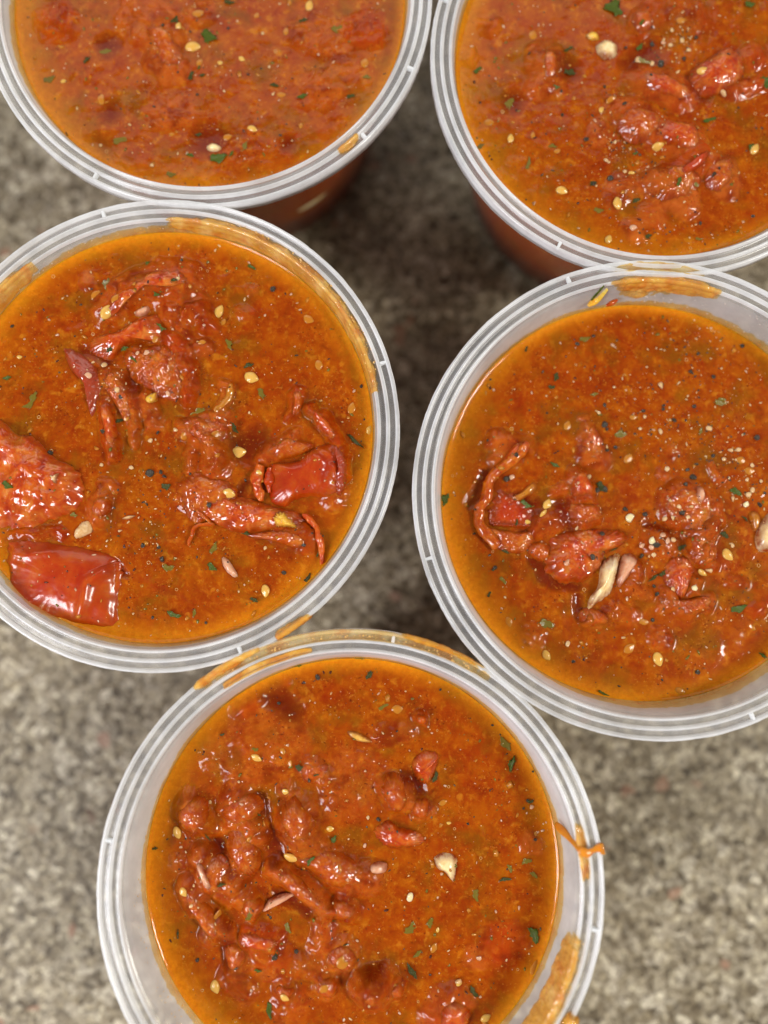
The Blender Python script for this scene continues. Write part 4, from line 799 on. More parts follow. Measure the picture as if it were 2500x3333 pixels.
# lists: seeds (cup, crop, x, y, angle, length mm, deep?)
SEEDS = [
 ('C','h1',752,65,-20,3.4,0),('C','h1',650,640,5,3.6,0),('C','h1',588,965,-10,3.0,0),('C','h1',480,525,60,2.8,1),('C','h1',820,808,-10,1.5,0),
 ('C','h3',280,275,50,2.9,1),('C','h3',400,450,65,3.6,0),('C','h3',1305,410,70,3.2,0),('C','h3',1345,500,60,1.9,1),('C','h3',780,640,90,2.4,1),('C','h3',1290,1450,75,2.6,1),
 ('C','h3',490,350,50,2.6,1),('C','c3',1280,495,-30,2.8,1),('C','c3',1322,685,-80,2.6,1),('C','c3',1535,955,70,2.2,0),('C','c4',1103,668,-85,2.9,0),('C','c3',845,600,0,2.2,1),('C','c3',75,650,0,1.3,0),('C','h1',1530,300,70,2.8,1),
 ('C','h1',250,520,60,2.4,1),('C','h3',560,1320,0,1.6,1),
 ('D','h4',670,690,60,2.6,0),('D','h4',635,765,50,2.4,0),('D','h4',515,825,0,1.5,0),('D','h5',1300,1400,-55,3.2,0),('D','h8',475,1480,-75,3.3,0),('D','h8',170,1365,35,3.0,1),('D','h5',1425,545,-20,2.3,1),
 ('D','h5',1505,645,-5,2.5,1),('D','c6',540,630,-70,2.4,1),('D','c6',702,775,-60,2.6,0),('D','h5',410,530,45,2.7,1),('D','c5',795,775,70,2.4,1),('D','c6',1130,632,0,2.2,1),('D','h8',300,1070,0,2.1,1),('D','c5',1080,740,0,2,1),
 ('D','h4',1295,340,60,2.3,1),('D','h5',1070,1560,-40,2.2,0),('D','h8',720,1830,-20,2.4,1),
 ('E','c7',970,775,-25,2.7,0),('E','c7',1112,742,-80,2.0,1),('E','c7',1145,805,-80,2.3,1),('E','c7',1130,955,-40,1.9,0),('E','c7',538,1185,-70,3.0,0),('E','c7',1160,1310,-20,3.6,0),('E','c7',588,1480,-60,2.2,0),
 ('E','c7',745,2015,-75,3.0,0),('E','c7',1128,2045,-30,2.2,0),('E','c7',1368,1160,0,1.8,0),('E','c7',1430,1850,60,2.6,1),('E','c7',765,1620,70,3.0,1),
 ('E','c8',600,1130,0,1.1,0),('E','c8',540,1710,80,1.2,0),('E','c8',800,2185,30,2.5,0),('E','c8',1068,1190,70,1.5,1),('E','c8',520,1810,65,2.3,1),('E','c8',570,1020,20,2.0,1),('E','c8',320,515,5,2.7,1),
 ('E','c8',30,1870,20,2.6,1),('E','c8',655,1995,70,2.0,0),('E','c8',1065,1910,70,3.4,1),('E','c7',1340,1990,40,2.2,1),
 ('A','c1',832,197,5,3.8,0),('A','c1',435,420,80,2.9,1),('A','c1',1335,20,80,3.0,0),('A','c1',857,60,10,2.8,1),('A','c1',1215,405,0,2.2,1),('A','c1',1090,560,-15,2.4,0),('A','c1',775,122,70,1.9,0),
 ('A','c1',1575,265,70,2.6,1),('A','c1',1237,130,80,2.0,1),('A','c1',985,590,0,2.6,1),('A','c1',860,265,60,2,1),('A','c1',950,268,0,1.3,0),('A','c1',1043,250,-30,1.7,0),('A','c1',1300,540,80,1.6,1),
 ('A','c1',1108,60,60,1.8,1),('A','c1',270,345,20,1.4,0),('A','c1',740,575,0,1.4,1),
 ('B','c2',770,818,-15,2.9,0),('B','c2',1005,880,90,3.3,0),('B','c2',1182,638,15,3.2,0),('B','c2',645,145,75,2.7,1),('B','c2',1363,325,20,2.8,0),('B','c2',985,435,10,2.9,1),('B','c2',455,525,0,2.4,1),
 ('B','c2',548,595,80,2.2,0),('B','c2',1605,640,55,3.0,0),('B','c2',972,1030,60,2.2,0),('B','c2',1280,95,0,2.3,1),('B','c2',645,580,80,1.8,1),('B','c2',940,470,60,1.6,0),('B','c2',750,650,20,1.8,1),('B','c2',1070,748,0,1.6,0),
]
for cup, cr, x, y, ang, ln, deep in SEEDS:
    s = SA[cup]; m = 'seeddeep' if deep else 'seed'; sc = ln*MM*.55
    p = w2(cr, [(x, y)], s.z0)[0]
    d = 'amber sunken tomato seed' if deep else 'pale yellow tomato seed' if ln > 2.3 else 'small yellow tomato seed'
    put(random.choice(SEEDM[m]), 'tomato_seed', s, cr, x, y, ang, (sc, sc*random.uniform(.92, 1.15), sc*(.6 if deep else 1.0)), sc*(-.06 if deep else .05), uniq(d, s, *p), 'seed', 'tomato seeds in the sauce')

# herbs (cup, crop, x, y, angle, length mm, width ratio, kind)
HERBS = [
 ('C','h3',830,555,-35,3.2,1.0,'herb'),('C','h3',800,295,-10,2.4,1.0,'herb'),('C','h3',390,200,80,3.2,1.2,'herbdeep'),('C','h3',530,725,15,2.2,1.1,'herb'),('C','h3',420,740,60,2.4,1,'herbdark'),('C','h3',955,200,-5,2.2,.8,'herbdark'),
 ('C','h3',1580,45,-40,2.2,1,'herb'),('C','h3',1130,1260,20,3.8,1.0,'herbdeep'),('C','h3',1555,865,25,2.6,.9,'herbdark'),('C','h3',480,1325,20,2.3,.8,'herbdark'),('C','h1',620,450,-50,4,.8,'herbdark'),('C','h1',830,190,-70,2.6,1,'herbdeep'),
 ('C','h1',715,1270,-10,2.3,1.1,'herbdark'),('C','h1',450,1530,-30,2.6,1.2,'herb'),('C','h1',95,905,20,2.2,1.6,'herbdark'),('C','h1',460,1380,70,3,.9,'herbdeep'),('C','h1',1190,1610,60,2.4,1,'herbdark'),('C','h1',1560,560,-40,5.2,.35,'herbdark'),
 ('C','h2',120,785,-20,2.8,1.2,'herb'),('C','h2',240,50,10,2.6,1,'herbdeep'),('C','h2',660,1040,0,1.8,1.4,'herbdeep'),('C','c4',720,765,-20,3.6,.7,'herb'),('C','c4',695,570,0,2.8,1.2,'herbdeep'),('C','c4',1055,705,-35,2,1,'herbdark'),
 ('C','c3',25,738,0,2,1.2,'herb'),('C','c3',130,830,60,4.2,.8,'herbdeep'),('C','c3',1085,800,-45,2.6,1,'herbdeep'),('C','c3',612,262,50,1.4,1,'herb'),('C','c4',805,760,70,2,1,'herbdeep'),('C','c3',950,600,-60,3,1,'herbdeep'),('C','c4',490,440,0,.9,1,'herbdark'),
 ('C','h1',1440,1440,0,.8,1,'herbdark'),('C','h1',1265,1430,80,1.4,.7,'herb'),('C','h3',615,830,-45,2.2,.7,'herb'),
 ('D','h4',505,690,-20,2.9,1.2,'herb'),('D','h4',725,385,-35,2.6,.8,'herb'),('D','h5',1400,1880,25,3.8,1,'herb'),('D','h5',340,310,5,3.2,1.1,'herbdeep'),('D','h4',1090,560,-40,3.2,1.2,'herbdark'),('D','c5',745,565,60,2.2,1.5,'herbdark'),
 ('D','c5',725,608,0,1.8,1.2,'herbdark'),('D','c5',265,1100,60,3.0,1,'herb'),('D','c6',265,95,60,3.0,1.2,'herb'),('D','c6',515,450,-60,2.2,1.1,'herbdeep'),('D','c6',455,510,50,1.5,1.2,'herbdark'),('D','c6',478,398,50,1.7,.9,'herbdark'),
 ('D','c5',870,400,15,2.8,1,'herbdeep'),('D','c5',1025,815,15,2.6,1.2,'herbdeep'),('D','h5',1375,830,-20,3,1.1,'herb'),('D','h5',1240,30,0,3,1.1,'herbdeep'),('D','h5',1460,1075,-45,2,.6,'herbdark'),('D','h8',740,270,0,2.2,1.5,'herbdark'),
 ('D','h8',540,540,45,2.8,.9,'herbdark'),('D','h8',430,600,30,3,.6,'herbdark'),('D','c6',950,938,-25,3,.5,'herb'),('D','c5',615,445,60,1.6,.9,'herbdark'),('D','c5',1460,665,20,2.2,1.1,'herbdeep'),('D','h5',1270,1220,-30,2.2,1.2,'herbdark'),
 ('D','h4',345,1055,-20,1.8,.9,'herbdark'),('D','h4',430,830,80,2,.6,'herbdark'),('D','c6',700,640,0,4,1.1,'herbdeep'),('D','c5',1370,800,60,2,1,'herbdeep'),('D','h8',1620,1450,-40,3,.5,'herb'),('D','c5',910,640,0,2,1,'herbdeep'),('D','h4',1185,1040,25,2.2,.4,'herbdark'),
 ('E','c7',705,1185,-35,2.8,.9,'herbdark'),('E','c7',1268,1310,55,2.6,.8,'herb'),('E','c7',965,725,0,1.7,1.3,'herbdeep'),('E','c7',1210,825,-10,2.8,1.3,'herbdark'),('E','c7',1295,860,0,1.3,1,'herbdark'),('E','c7',800,1435,10,2.2,1,'herbdark'),
 ('E','c7',945,1590,80,2.8,1.1,'herbdeep'),('E','c7',1040,2145,-75,3.6,.9,'herb'),('E','c7',980,1920,0,1.6,1.3,'herb'),('E','c7',1075,1830,60,2.6,1,'herbdark'),('E','c7',1385,1225,60,2.8,.9,'herb'),('E','c7',1385,1650,0,1.4,1,'herbdark'),
 ('E','c7',420,1265,0,1.4,1.1,'herbdark'),('E','c7',1580,330,50,2.2,1,'herbdark'),('E','c7',1190,275,10,2.6,.8,'herb'),('E','c7',545,1730,85,2.2,.5,'herbdark'),('E','c7',1140,1700,-60,2.6,1.1,'herbdeep'),('E','c7',985,1075,0,1.2,1.2,'herbdark'),('E','c7',785,648,20,1.2,1,'herbdark'),
 ('E','c8',940,805,75,4.0,.75,'herb'),('E','c8',905,700,-65,3.8,1.2,'herbdeep'),('E','c8',748,1525,-75,2.8,1.3,'herbdeep'),('E','c8',905,1435,10,2.8,.6,'herbdark'),('E','c8',1060,1735,-60,3.8,1.1,'herb'),('E','c8',735,2040,-55,3.2,.8,'herbdark'),
 ('E','c8',400,1930,-65,4.0,.8,'herbdark'),('E','c8',500,1670,80,2.4,1.2,'herbdeep'),('E','c8',390,1700,50,3.4,1.2,'herbdeep'),('E','c8',1020,1335,20,2.4,1.1,'herbdeep'),('E','c8',930,1375,-60,2,1,'herbdeep'),('E','c8',1060,1410,-30,2,1,'herbdeep'),
 ('E','c8',168,328,50,2.2,1.2,'herbdark'),('E','c8',245,500,20,2.6,.9,'herbdeep'),('E','c8',525,880,70,2.8,.8,'herbdark'),('E','c8',120,235,0,2.6,.7,'herbdeep'),('E','c8',430,1840,30,2.4,1,'herbdeep'),('E','c8',45,1775,10,1.4,1,'herbdark'),('E','c8',1040,1010,10,1.6,1.1,'herbdark'),
 ('A','c1',903,155,-20,4.2,1.5,'herb'),('A','c1',760,98,70,2.4,1.4,'herbdark'),('A','c1',372,258,30,1.9,1.3,'herbdark'),('A','c1',1455,125,15,3.0,1.3,'herbdeep'),('A','c1',825,325,60,2.4,1.2,'herbdark'),('A','c1',873,322,0,1.5,1.3,'herbdark'),('A','c1',858,290,80,1.2,1,'herb'),
 ('A','c1',1515,412,0,2,1.4,'herbdark'),('A','c1',1305,415,10,2.6,1.1,'herb'),('A','c1',1585,330,0,2.2,1,'herbdeep'),('A','c1',945,680,20,4.2,1.2,'herb'),('A','c1',820,668,-30,2,1,'herb'),('A','c1',1055,635,50,3,1,'herbdeep'),('A','c1',855,575,0,1.7,1.2,'herbdark'),
 ('A','c1',210,335,30,3,1.2,'herbdeep'),('A','c1',1310,92,0,2.2,.9,'herbdark'),('A','c1',738,750,0,2.4,1.2,'herbdeep'),('A','c1',1000,665,50,1.8,.9,'herb'),('A','c1',1185,365,-10,2.2,.9,'herbdark'),('A','c1',290,580,-50,1.2,.8,'herbdark'),('A','c1',515,600,0,3.4,1.3,'herbdeep'),
 ('A','c1',990,5,0,2.6,1.1,'herbdark'),('A','c1',450,215,0,3,1.1,'herbdeep'),
 ('B','c2',995,35,-20,5.0,1.7,'herb'),('B','c2',1105,115,40,1.8,1.2,'herb'),('B','c2',1108,195,60,2.2,1.1,'herb'),('B','c2',1585,15,10,2.6,1.5,'herb'),('B','c2',405,300,30,2.4,1.2,'herb'),('B','c2',740,388,0,1.8,1.1,'herb'),('B','c2',800,305,-30,3.2,1.2,'herbdark'),
 ('B','c2',1408,515,10,3.4,.8,'herb'),('B','c2',1640,365,-60,3.2,1.1,'herb'),('B','c2',1590,630,60,2,1.3,'herb'),('B','c2',545,440,70,3,1.3,'herbdeep'),('B','c2',1255,810,60,2.4,1,'herb'),('B','c2',1335,805,0,2.2,1.3,'herbdeep'),('B','c2',1140,1018,5,2.2,1.2,'herbdark'),
 ('B','c2',930,905,0,2.4,1.1,'herbdeep'),('B','c2',798,210,20,2.6,.7,'herbdark'),('B','c2',1365,1028,0,1.8,.9,'herbdeep'),('B','c2',415,630,20,2.4,1.1,'herbdeep'),('B','c2',1090,865,30,2,1.1,'herbdark'),('B','c2',1088,660,20,1.4,1,'herb'),('B','c2',905,790,30,1.7,1.5,'herbdark'),
 ('B','c2',625,700,80,3.4,.7,'herbdeep'),('B','c2',1130,262,0,3.2,1.6,'herbdeep'),('B','c2',730,630,0,2.2,1,'herbdeep'),
]
for cup, cr, x, y, ang, ln, wr, m in HERBS:
    s = SA[cup]; sc = ln*MM*.5; p = w2(cr, [(x, y)], s.z0)[0]
    d = {'herb': 'bright green herb flake', 'herbdark': 'dark dried herb flake', 'herbdeep': 'olive sunken herb flake'}[m]
    put(random.choice(LEAFM[m]), 'herb_flake', s, cr, x, y, ang, (sc, sc*wr*1.05, sc*(.35 if m == 'herbdeep' else .8)), .00012 if m == 'herbdeep' else .00022, uniq(d, s, *p), 'herb flake', 'herb flakes in the sauce')

# peppercorn pieces big enough to pick out (cup, crop, x, y, mm, kind)
PEP = [
 ('C','h3',1005,0,1,'pepper'),('C','h1',60,1470,1.4,'pepper'),('C','h1',440,1055,1.6,'pepper'),('C','h1',1003,1575,1.3,'pepper'),('C','h1',1160,1365,1.3,'pepper'),('C','h1',50,800,1.5,'pepper'),('C','h1',80,830,1.2,'pepper'),('C','h1',25,495,.9,'pepper'),
 ('C','h1',185,480,1.3,'cream'),('C','h1',735,335,.9,'cream'),('C','h1',860,1385,1.2,'cream'),('C','h2',1345,660,2.2,'pepper'),('C','h2',1180,610,1.5,'cream'),('C','h2',1275,1310,1.2,'pepper'),('C','h2',1075,1180,1.1,'cream'),('C','h2',905,590,1.2,'cream'),
 ('C','h2',940,300,1.3,'pepper'),('C','h3',740,1490,1.6,'cream'),('C','h3',800,1420,1.0,'pepper'),('C','h3',510,1140,1.3,'pepper'),('C','h3',995,180,1.2,'cream'),('C','h3',490,1090,1.6,'cream'),('C','h3',235,960,2.0,'pinkbit'),('C','h3',720,775,1.7,'pinkbit'),
 ('C','h3',650,780,1.2,'pinkbit'),('C','h3',255,835,1.0,'cream'),('C','h3',350,860,1.6,'cream'),('C','h3',890,1105,1.6,'pinkbit'),('C','h3',960,1410,1.6,'cream'),('C','c3',1135,370,1.8,'pepper'),('C','c3',205,1050,1.5,'pepper'),('C','c4',1180,595,1.0,'pepper'),
 ('C','c4',630,778,.9,'pepper'),('C','c4',855,800,.9,'pepper'),('C','c4',795,185,.9,'pepper'),('C','c4',672,535,1.5,'pepper'),('C','c4',590,480,1.1,'pepper'),('C','c4',655,485,1.1,'pepper'),('C','c3',1500,773,1.1,'pepper'),('C','c3',45,522,1.3,'pepper'),
 ('D','h5',195,48,1.3,'pepper'),('D','h5',540,100,1.2,'pepper'),('D','h5',820,185,1.6,'pepper'),('D','h5',720,85,1.0,'pepper'),('D','h5',215,265,1.2,'pepper'),('D','h5',190,215,1.4,'pepper'),('D','h5',290,430,1.2,'pepper'),('D','h5',210,458,1.2,'pepper'),
 ('D','h5',990,705,2.1,'pepper'),('D','h5',940,630,1.3,'pepper'),('D','h5',1020,580,1.1,'pepper'),('D','h5',1170,505,1.2,'pepper'),('D','h5',895,770,1.3,'pepper'),('D','h5',865,1025,1.7,'pepper'),('D','h5',555,1035,1.6,'pepper'),('D','h5',380,990,1.5,'pepper'),
 ('D','h5',650,1310,2.3,'pepper'),('D','h5',525,1410,1.4,'pepper'),('D','h5',665,1750,1.5,'pepper'),('D','h5',640,1680,1.2,'pepper'),('D','h5',625,1985,1.2,'pepper'),('D','h5',1000,60,1.2,'pepper'),('D','h5',1590,945,1.6,'pepper'),('D','h5',1635,840,1.0,'pepper'),
 ('D','h5',1565,340,1.7,'pepper'),('D','h5',115,820,1.6,'pepper'),('D','h5',190,805,1.8,'pepper'),('D','h5',508,258,1.2,'cream'),('D','h5',690,285,1.6,'cream'),('D','h5',550,155,1.1,'cream'),('D','h5',140,118,1.1,'cream'),('D','h5',615,1270,2.4,'garlic'),
 ('D','h5',755,625,1.5,'cream'),('D','h5',785,1072,1.4,'cream'),('D','h5',720,1075,1.7,'cream'),('D','h5',920,1065,1.3,'cream'),('D','h5',840,970,1.3,'cream'),('D','h5',945,970,1.2,'cream'),('D','h5',762,918,1.2,'cream'),('D','h5',1350,895,1.5,'cream'),
 ('D','h5',1465,940,1.9,'garlic'),('D','h5',1525,815,1.6,'cream'),('D','h5',1490,855,1.7,'cream'),('D','h5',705,1220,1.6,'pinkbit'),('D','h5',750,1275,2.0,'pinkbit'),('D','h5',805,1262,1.7,'cream'),('D','h5',525,1320,2.0,'pinkbit'),('D','h5',600,1335,1.7,'pinkbit'),
 ('D','h5',625,1400,1.2,'cream'),('D','h5',592,1412,1,'cream'),('D','h5',1340,1315,1.2,'cream'),('D','h5',980,1700,1.8,'garlic'),('D','h5',795,1710,1.5,'cream'),('D','h5',1115,1540,1.8,'cream'),('D','h5',50,695,1.4,'cream'),('D','h5',1130,260,1.8,'cream'),
 ('D','h5',1400,450,1.4,'cream'),('D','h5',1325,455,1.4,'cream'),('D','h5',1265,535,1.3,'cream'),('D','h5',1475,720,1.3,'cream'),('D','h5',1600,735,1.1,'cream'),('D','h5',1525,590,1.3,'cream'),('D','h4',1115,75,1.8,'pepper'),('D','h4',355,495,1.9,'pepper'),
 ('D','h4',395,480,1.6,'pinkbit'),('D','h4',410,330,1.5,'pepper'),('D','h4',260,1185,1.5,'pepper'),('D','h4',1310,800,2.6,'garlic'),('D','h4',990,480,1.4,'cream'),('D','h4',895,875,1.4,'cream'),('D','h4',1080,920,1.6,'pepper'),('D','h4',995,1100,1.7,'pepper'),
 ('D','h4',205,200,.9,'pepper'),('D','h4',800,1140,2.0,'pinkbit'),('D','h4',110,735,1.0,'pepper'),('D','c6',795,725,1.6,'cream'),('D','c6',820,803,1.1,'pepper'),('D','c6',1357,848,1.5,'pepper'),('D','c5',837,422,1.3,'pepper'),('D','c5',907,388,1.1,'pepper'),
 ('D','c5',1120,712,1.2,'pepper'),('D','c5',1210,690,1.0,'pepper'),('D','c5',1330,545,1.6,'pepper'),('D','c5',1360,465,1.1,'pepper'),('D','c5',1198,603,1.9,'cream'),('D','c5',1550,430,1.5,'pepper'),('D','c5',1425,565,1.4,'pepper'),
 ('E','c7',1075,1840,1.6,'pepper'),('E','c7',648,1870,1.2,'pepper'),('E','c7',720,1015,1.3,'cream'),('E','c7',1255,890,1.2,'pepper'),('E','c7',1385,1550,.8,'cream'),('E','c7',880,898,.8,'cream'),('E','c7',1185,1820,1.3,'pepper'),('E','c7',635,1545,1.2,'cream'),
 ('E','c8',555,408,.9,'pepper'),('E','c8',1028,1005,1.1,'pepper'),('E','c8',1003,1048,.8,'pepper'),('E','c8',220,1110,1.3,'pepper'),('E','c8',160,1100,1.2,'cream'),('E','c8',145,1250,1.2,'pinkbit'),('E','c8',1055,848,.8,'pepper'),('E','c8',1065,1215,1.1,'pepper'),
 ('E','c8',760,1850,1.5,'pinkbit'),('E','c8',980,1590,1.1,'pinkbit'),('E','c8',390,1530,2.4,'garlic'),('E','c8',500,1955,.8,'pepper'),('E','c8',835,600,.8,'pepper'),('E','c8',1045,1040,1.4,'pinkbit'),('E','c8',650,1985,1.7,'cream'),('E','c7',1090,250,1.0,'pepper'),
 ('E','c7',1300,340,1.6,'pepper'),('E','c7',1090,480,1.0,'pepper'),
 ('A','c1',985,118,.9,'pepper'),('A','c1',712,130,1.0,'pepper'),('A','c1',1072,318,.9,'pepper'),('A','c1',665,458,1.0,'pepper'),('A','c1',1180,400,1.2,'cream'),('A','c1',968,390,1.0,'cream'),('A','c1',1135,140,1.0,'cream'),('A','c1',222,300,1.1,'cream'),
 ('A','c1',655,712,1.2,'cream'),('A','c1',1162,283,.8,'cream'),('A','c1',1210,580,1.0,'pepper'),('A','c1',850,405,.9,'pepper'),('A','c1',430,620,1.1,'cream'),
 ('B','c2',1195,272,2.2,'pepper'),('B','c2',1165,180,1.5,'pepper'),('B','c2',978,770,1.7,'pepper'),('B','c2',905,788,1.5,'pepper'),('B','c2',1412,768,1.6,'pepper'),('B','c2',1045,200,1.1,'pepper'),('B','c2',1030,465,1.4,'pepper'),('B','c2',875,598,1.5,'pepper'),
 ('B','c2',772,492,1.1,'pepper'),('B','c2',1475,255,1.0,'pepper'),('B','c2',1598,930,1.0,'pepper'),('B','c2',955,370,.9,'pepper'),('B','c2',1145,340,1.0,'pepper'),('B','c2',625,240,1.0,'pepper'),('B','c2',415,440,.8,'pepper'),('B','c2',765,395,1.0,'pepper'),
 ('B','c2',1105,250,2.0,'cream'),('B','c2',1160,268,1.4,'cream'),('B','c2',1210,180,1.4,'pinkbit'),('B','c2',1245,130,1.2,'cream'),('B','c2',1270,310,1.5,'cream'),('B','c2',1290,170,1.4,'cream'),('B','c2',1240,190,1.3,'cream'),('B','c2',1320,210,1.3,'cream'),('B','c2',1075,990,2.2,'pinkbit'),
 ('B','c2',960,690,1.4,'cream'),('B','c2',1000,610,1.2,'cream'),('B','c2',1040,740,1.2,'cream'),('B','c2',1350,160,1.5,'pepper'),('B','c2',1300,250,1.3,'pepper'),('B','c2',1465,405,2.2,'cream'),('B','c2',1370,960,1.1,'pepper'),('B','c2',1435,745,.9,'pepper'),
]
for cup, cr, x, y, mm, m in PEP:
    s = SA[cup]; sc = mm*MM*.5; p = w2(cr, [(x, y)], s.z0)[0]
    d = {'pepper': 'black pepper grain', 'cream': 'cream coloured spice grain', 'pinkbit': 'pale pinkish onion bit', 'garlic': 'pale garlic bit'}[m]
    nm = {'pepper': 'pepper_grain', 'cream': 'spice_grain', 'pinkbit': 'onion_bit', 'garlic': 'garlic_bit'}[m]
    put(random.choice(GRAINM[m]), nm, s, cr, x, y, random.uniform(0, 360), (sc, sc*random.uniform(.65, 1), sc*random.uniform(.7, .95)), sc*.25, uniq(d, s, *p), d.split()[-2]+' '+d.split()[-1], nm.replace('_', ' ')+'s in the sauce')

# the uncountable dusting of specks: one mass per cup and colour
def specks(key, n, mat, name, label, rmin, rmax, hot=(), hotn=0, seedk=0, v=I1):
    s = SA[key]; r = np.random.default_rng(s.seed+seedk)
    rr = s.r*np.sqrt(r.random(n))*.97; th = r.random(n)*2*np.pi
    X = s.cx+rr*np.cos(th); Y = s.cy+rr*np.sin(th)
    for cr, x, y, rad, k in hot:
        P = w2(cr, [(x, y)], s.z0)[0]; g = r.normal(size=(k, 2))*un(cr, rad)*.5; X = np.r_[X, P[0]+g[:, 0]]; Y = np.r_[Y, P[1]+g[:, 1]]
    ok = np.hypot(X-s.cx, Y-s.cy) < s.r*.975; X, Y = X[ok], Y[ok]; N = len(X)
    Z = s.h(X, Y)
    for i in range(N):
        p, _n = piece_hit(X[i], Y[i])
        if p is not None: Z[i] = max(Z[i], p.z)
    S = (rmin+(rmax-rmin)*r.random(N)**2.4)*MM
    pool = [grain_v(v[0], 50+i, .9, .5) for i in range(8)]
    V = []; F = []; k = len(v[0])
    for i in range(N):
        a = r.random()*6.28; c_, s_ = math.cos(a), math.sin(a); q = pool[i % 8]*np.array([S[i]*r.uniform(.8, 1.7), S[i]*r.uniform(.6, 1), S[i]])
        V.append(np.c_[q[:, 0]*c_-q[:, 1]*s_+X[i], q[:, 0]*s_+q[:, 1]*c_+Y[i], q[:, 2]+Z[i]-S[i]*r.uniform(-.1, .25)]); F.append(v[1]+i*k)
    o = mesh_obj(name, np.vstack(V), np.vstack(F), M[mat], loc=(s.cx, s.cy, s.z0)); tag(o, label, 'specks', kind='stuff'); return o
HOT = {'D': [('c5', 1200, 700, 420, 190), ('c5', 1450, 850, 300, 170), ('h5', 800, 1050, 260, 60), ('h5', 1400, 700, 330, 90), ('h5', 620, 300, 300, 50), ('h8', 500, 300, 300, 40), ('c5', 1400, 450, 200, 60)],
       'B': [('c2', 1270, 170, 130, 150), ('c2', 1010, 640, 120, 60), ('c2', 1050, 740, 260, 80), ('c2', 1200, 1000, 300, 60)],
       'C': [('c4', 640, 260, 200, 60), ('c4', 620, 460, 160, 50), ('h3', 450, 950, 200, 40), ('c3', 680, 400, 250, 30)], 'E': [('c7', 1000, 1200, 500, 40)], 'A': [('c1', 850, 300, 250, 30)]}
for k in CUPS:
    nm = CUPS[k]['name']; hk = HOT[k]
    half = [(a, b, c_, d, int(e*.55)) for a, b, c_, d, e in hk]; dk = [(a, b, c_, d, int(e*.3)) for a, b, c_, d, e in hk]
    specks(k, {'A': 150, 'B': 170, 'C': 210, 'D': 190, 'E': 230}[k], 'cream', 'spice_specks', f'tiny cream specks scattered over the sauce in the {nm}', .09, .42, half, seedk=1)
    specks(k, {'A': 230, 'B': 330, 'C': 260, 'D': 330, 'E': 210}[k], 'pepper', 'pepper_specks', f'tiny black specks scattered over the sauce in the {nm}', .08, .42, half, seedk=2)
    specks(k, 60, 'seeddeep', 'amber_specks', f'small amber seed bits half sunk in the sauce of the {nm}', .35, 1.0, seedk=6)
    specks(k, 190, 'pinkbit', 'pulp_specks', f'tiny pale pulp bits scattered over the sauce in the {nm}', .10, .55, seedk=3)
    specks(k, 110, 'herbdeep', 'herb_specks', f'tiny olive herb bits scattered over the sauce in the {nm}', .15, .6, seedk=4)
    specks(k, 80, 'fleckdark', 'dark_red_specks', f'tiny dark red bits scattered over the sauce in the {nm}', .12, .5, seedk=5)

# ------------------------------------------------------------------ smears and drops on rims and walls
TP = np.array(TOP[:27])*MM
seg = np.r_[0, np.cumsum(np.hypot(*np.diff(TP, axis=0).T))]
def prof(sv):
    r = np.interp(sv, seg, TP[:, 0]); z = np.interp(sv, seg, TP[:, 1]); return r, z
def s_of(r_mm):      # arc length at a given radius on the rim (first crossing from outside)
    i = np.argmax(TP[:, 0] <= r_mm*MM); return seg[i]
def smear(key, a0, a1, r0, r1, label, T=.35, dens=1.0, seed=1, thr=.36, n=150, m=36, cat='sauce smear', depth=None, fill=True, mat='smear'):
    """patch of sauce following the rim profile between two angles, from radius r0 (outer) to r1 (inner) or to a wall depth"""
    s = SA[key]; sa = s_of(r0); sb = s_of(r1) if depth is None else seg[23]+(depth-1.6)*MM*1.02
    A = np.linspace(R(a0), R(a1), n)[:, None]*np.ones((1, m)); S = np.linspace(sa, sb, m)[None]*np.ones((n, 1))
    u = np.linspace(-1, 1, n)[:, None]; w = np.linspace(-1, 1, m)[None]
    ns = fbm(A*55, S*1000, 4.0, seed, 4)*.75
    k = 1-np.abs(u)**2.5-np.abs(w)**3.0+ns-thr
    k = np.clip(k*2.2, 0, 1); th = T*MM*np.sqrt(k)*(1+.5*fbm(A*55, S*1000, 1.2, seed+4, 3))
    r, z = prof(S)
    if fill:   # liquid bridges the grooves: it sits at a smoothed profile
        kern = np.exp(-((S[0][:, None]-S[0][None])/(.55*MM))**2); kern /= kern.sum(1, keepdims=True)
        zz = z[0]@kern.T; z = z+(np.maximum(z, zz[None])-z)*np.clip(k*2.5, 0, 1)
    dr = np.gradient(r[0]); dz = np.gradient(z[0]); L_ = np.hypot(dr, dz)+1e-9
    nr, nz = dz/L_, -dr/L_; nz2 = np.where(nz < 0, -nz, nz)
    r = r+np.where(nz < 0, -nr, nr)[None]*(th-.00004); z = z+nz2[None]*(th-.00004)+.00002
    V = np.c_[(s.cx+r*np.cos(A)).ravel(), (s.cy+r*np.sin(A)).ravel(), (HC+z).ravel()]
    i = np.arange(n-1)[:, None]; j = np.arange(m-1)[None]
    F = np.stack([i*m+j, (i+1)*m+j, (i+1)*m+j+1, i*m+j+1], -1).reshape(-1, 4)
    kk = k.ravel(); keep = kk[F].max(1) > .02; F = F[keep]
    us_, inv = np.unique(F, return_inverse=True); V = V[us_]; F = inv.reshape(-1, 4)
    ce = V.mean(0); o = mesh_obj('sauce_smear', V, F, M[mat], loc=tuple(ce)); attr(o, 'dens', np.clip(kk[us_]*1.1, 0, 1)*dens)
    tag(o, label, cat, 'sauce smears on the cup rims'); return o
smear('C', 10, 92, 55.2, 0, 'wide orange smear along the upper right inner rim, middle left cup', T=.30, dens=.72, seed=101, thr=-.15, n=420, m=50, depth=4.3)
smear('C', 128, 160, 55.2, 0, 'orange smear on the rim at the left frame edge, middle left cup', T=.25, dens=.7, seed=103, thr=-.1, depth=4.3)
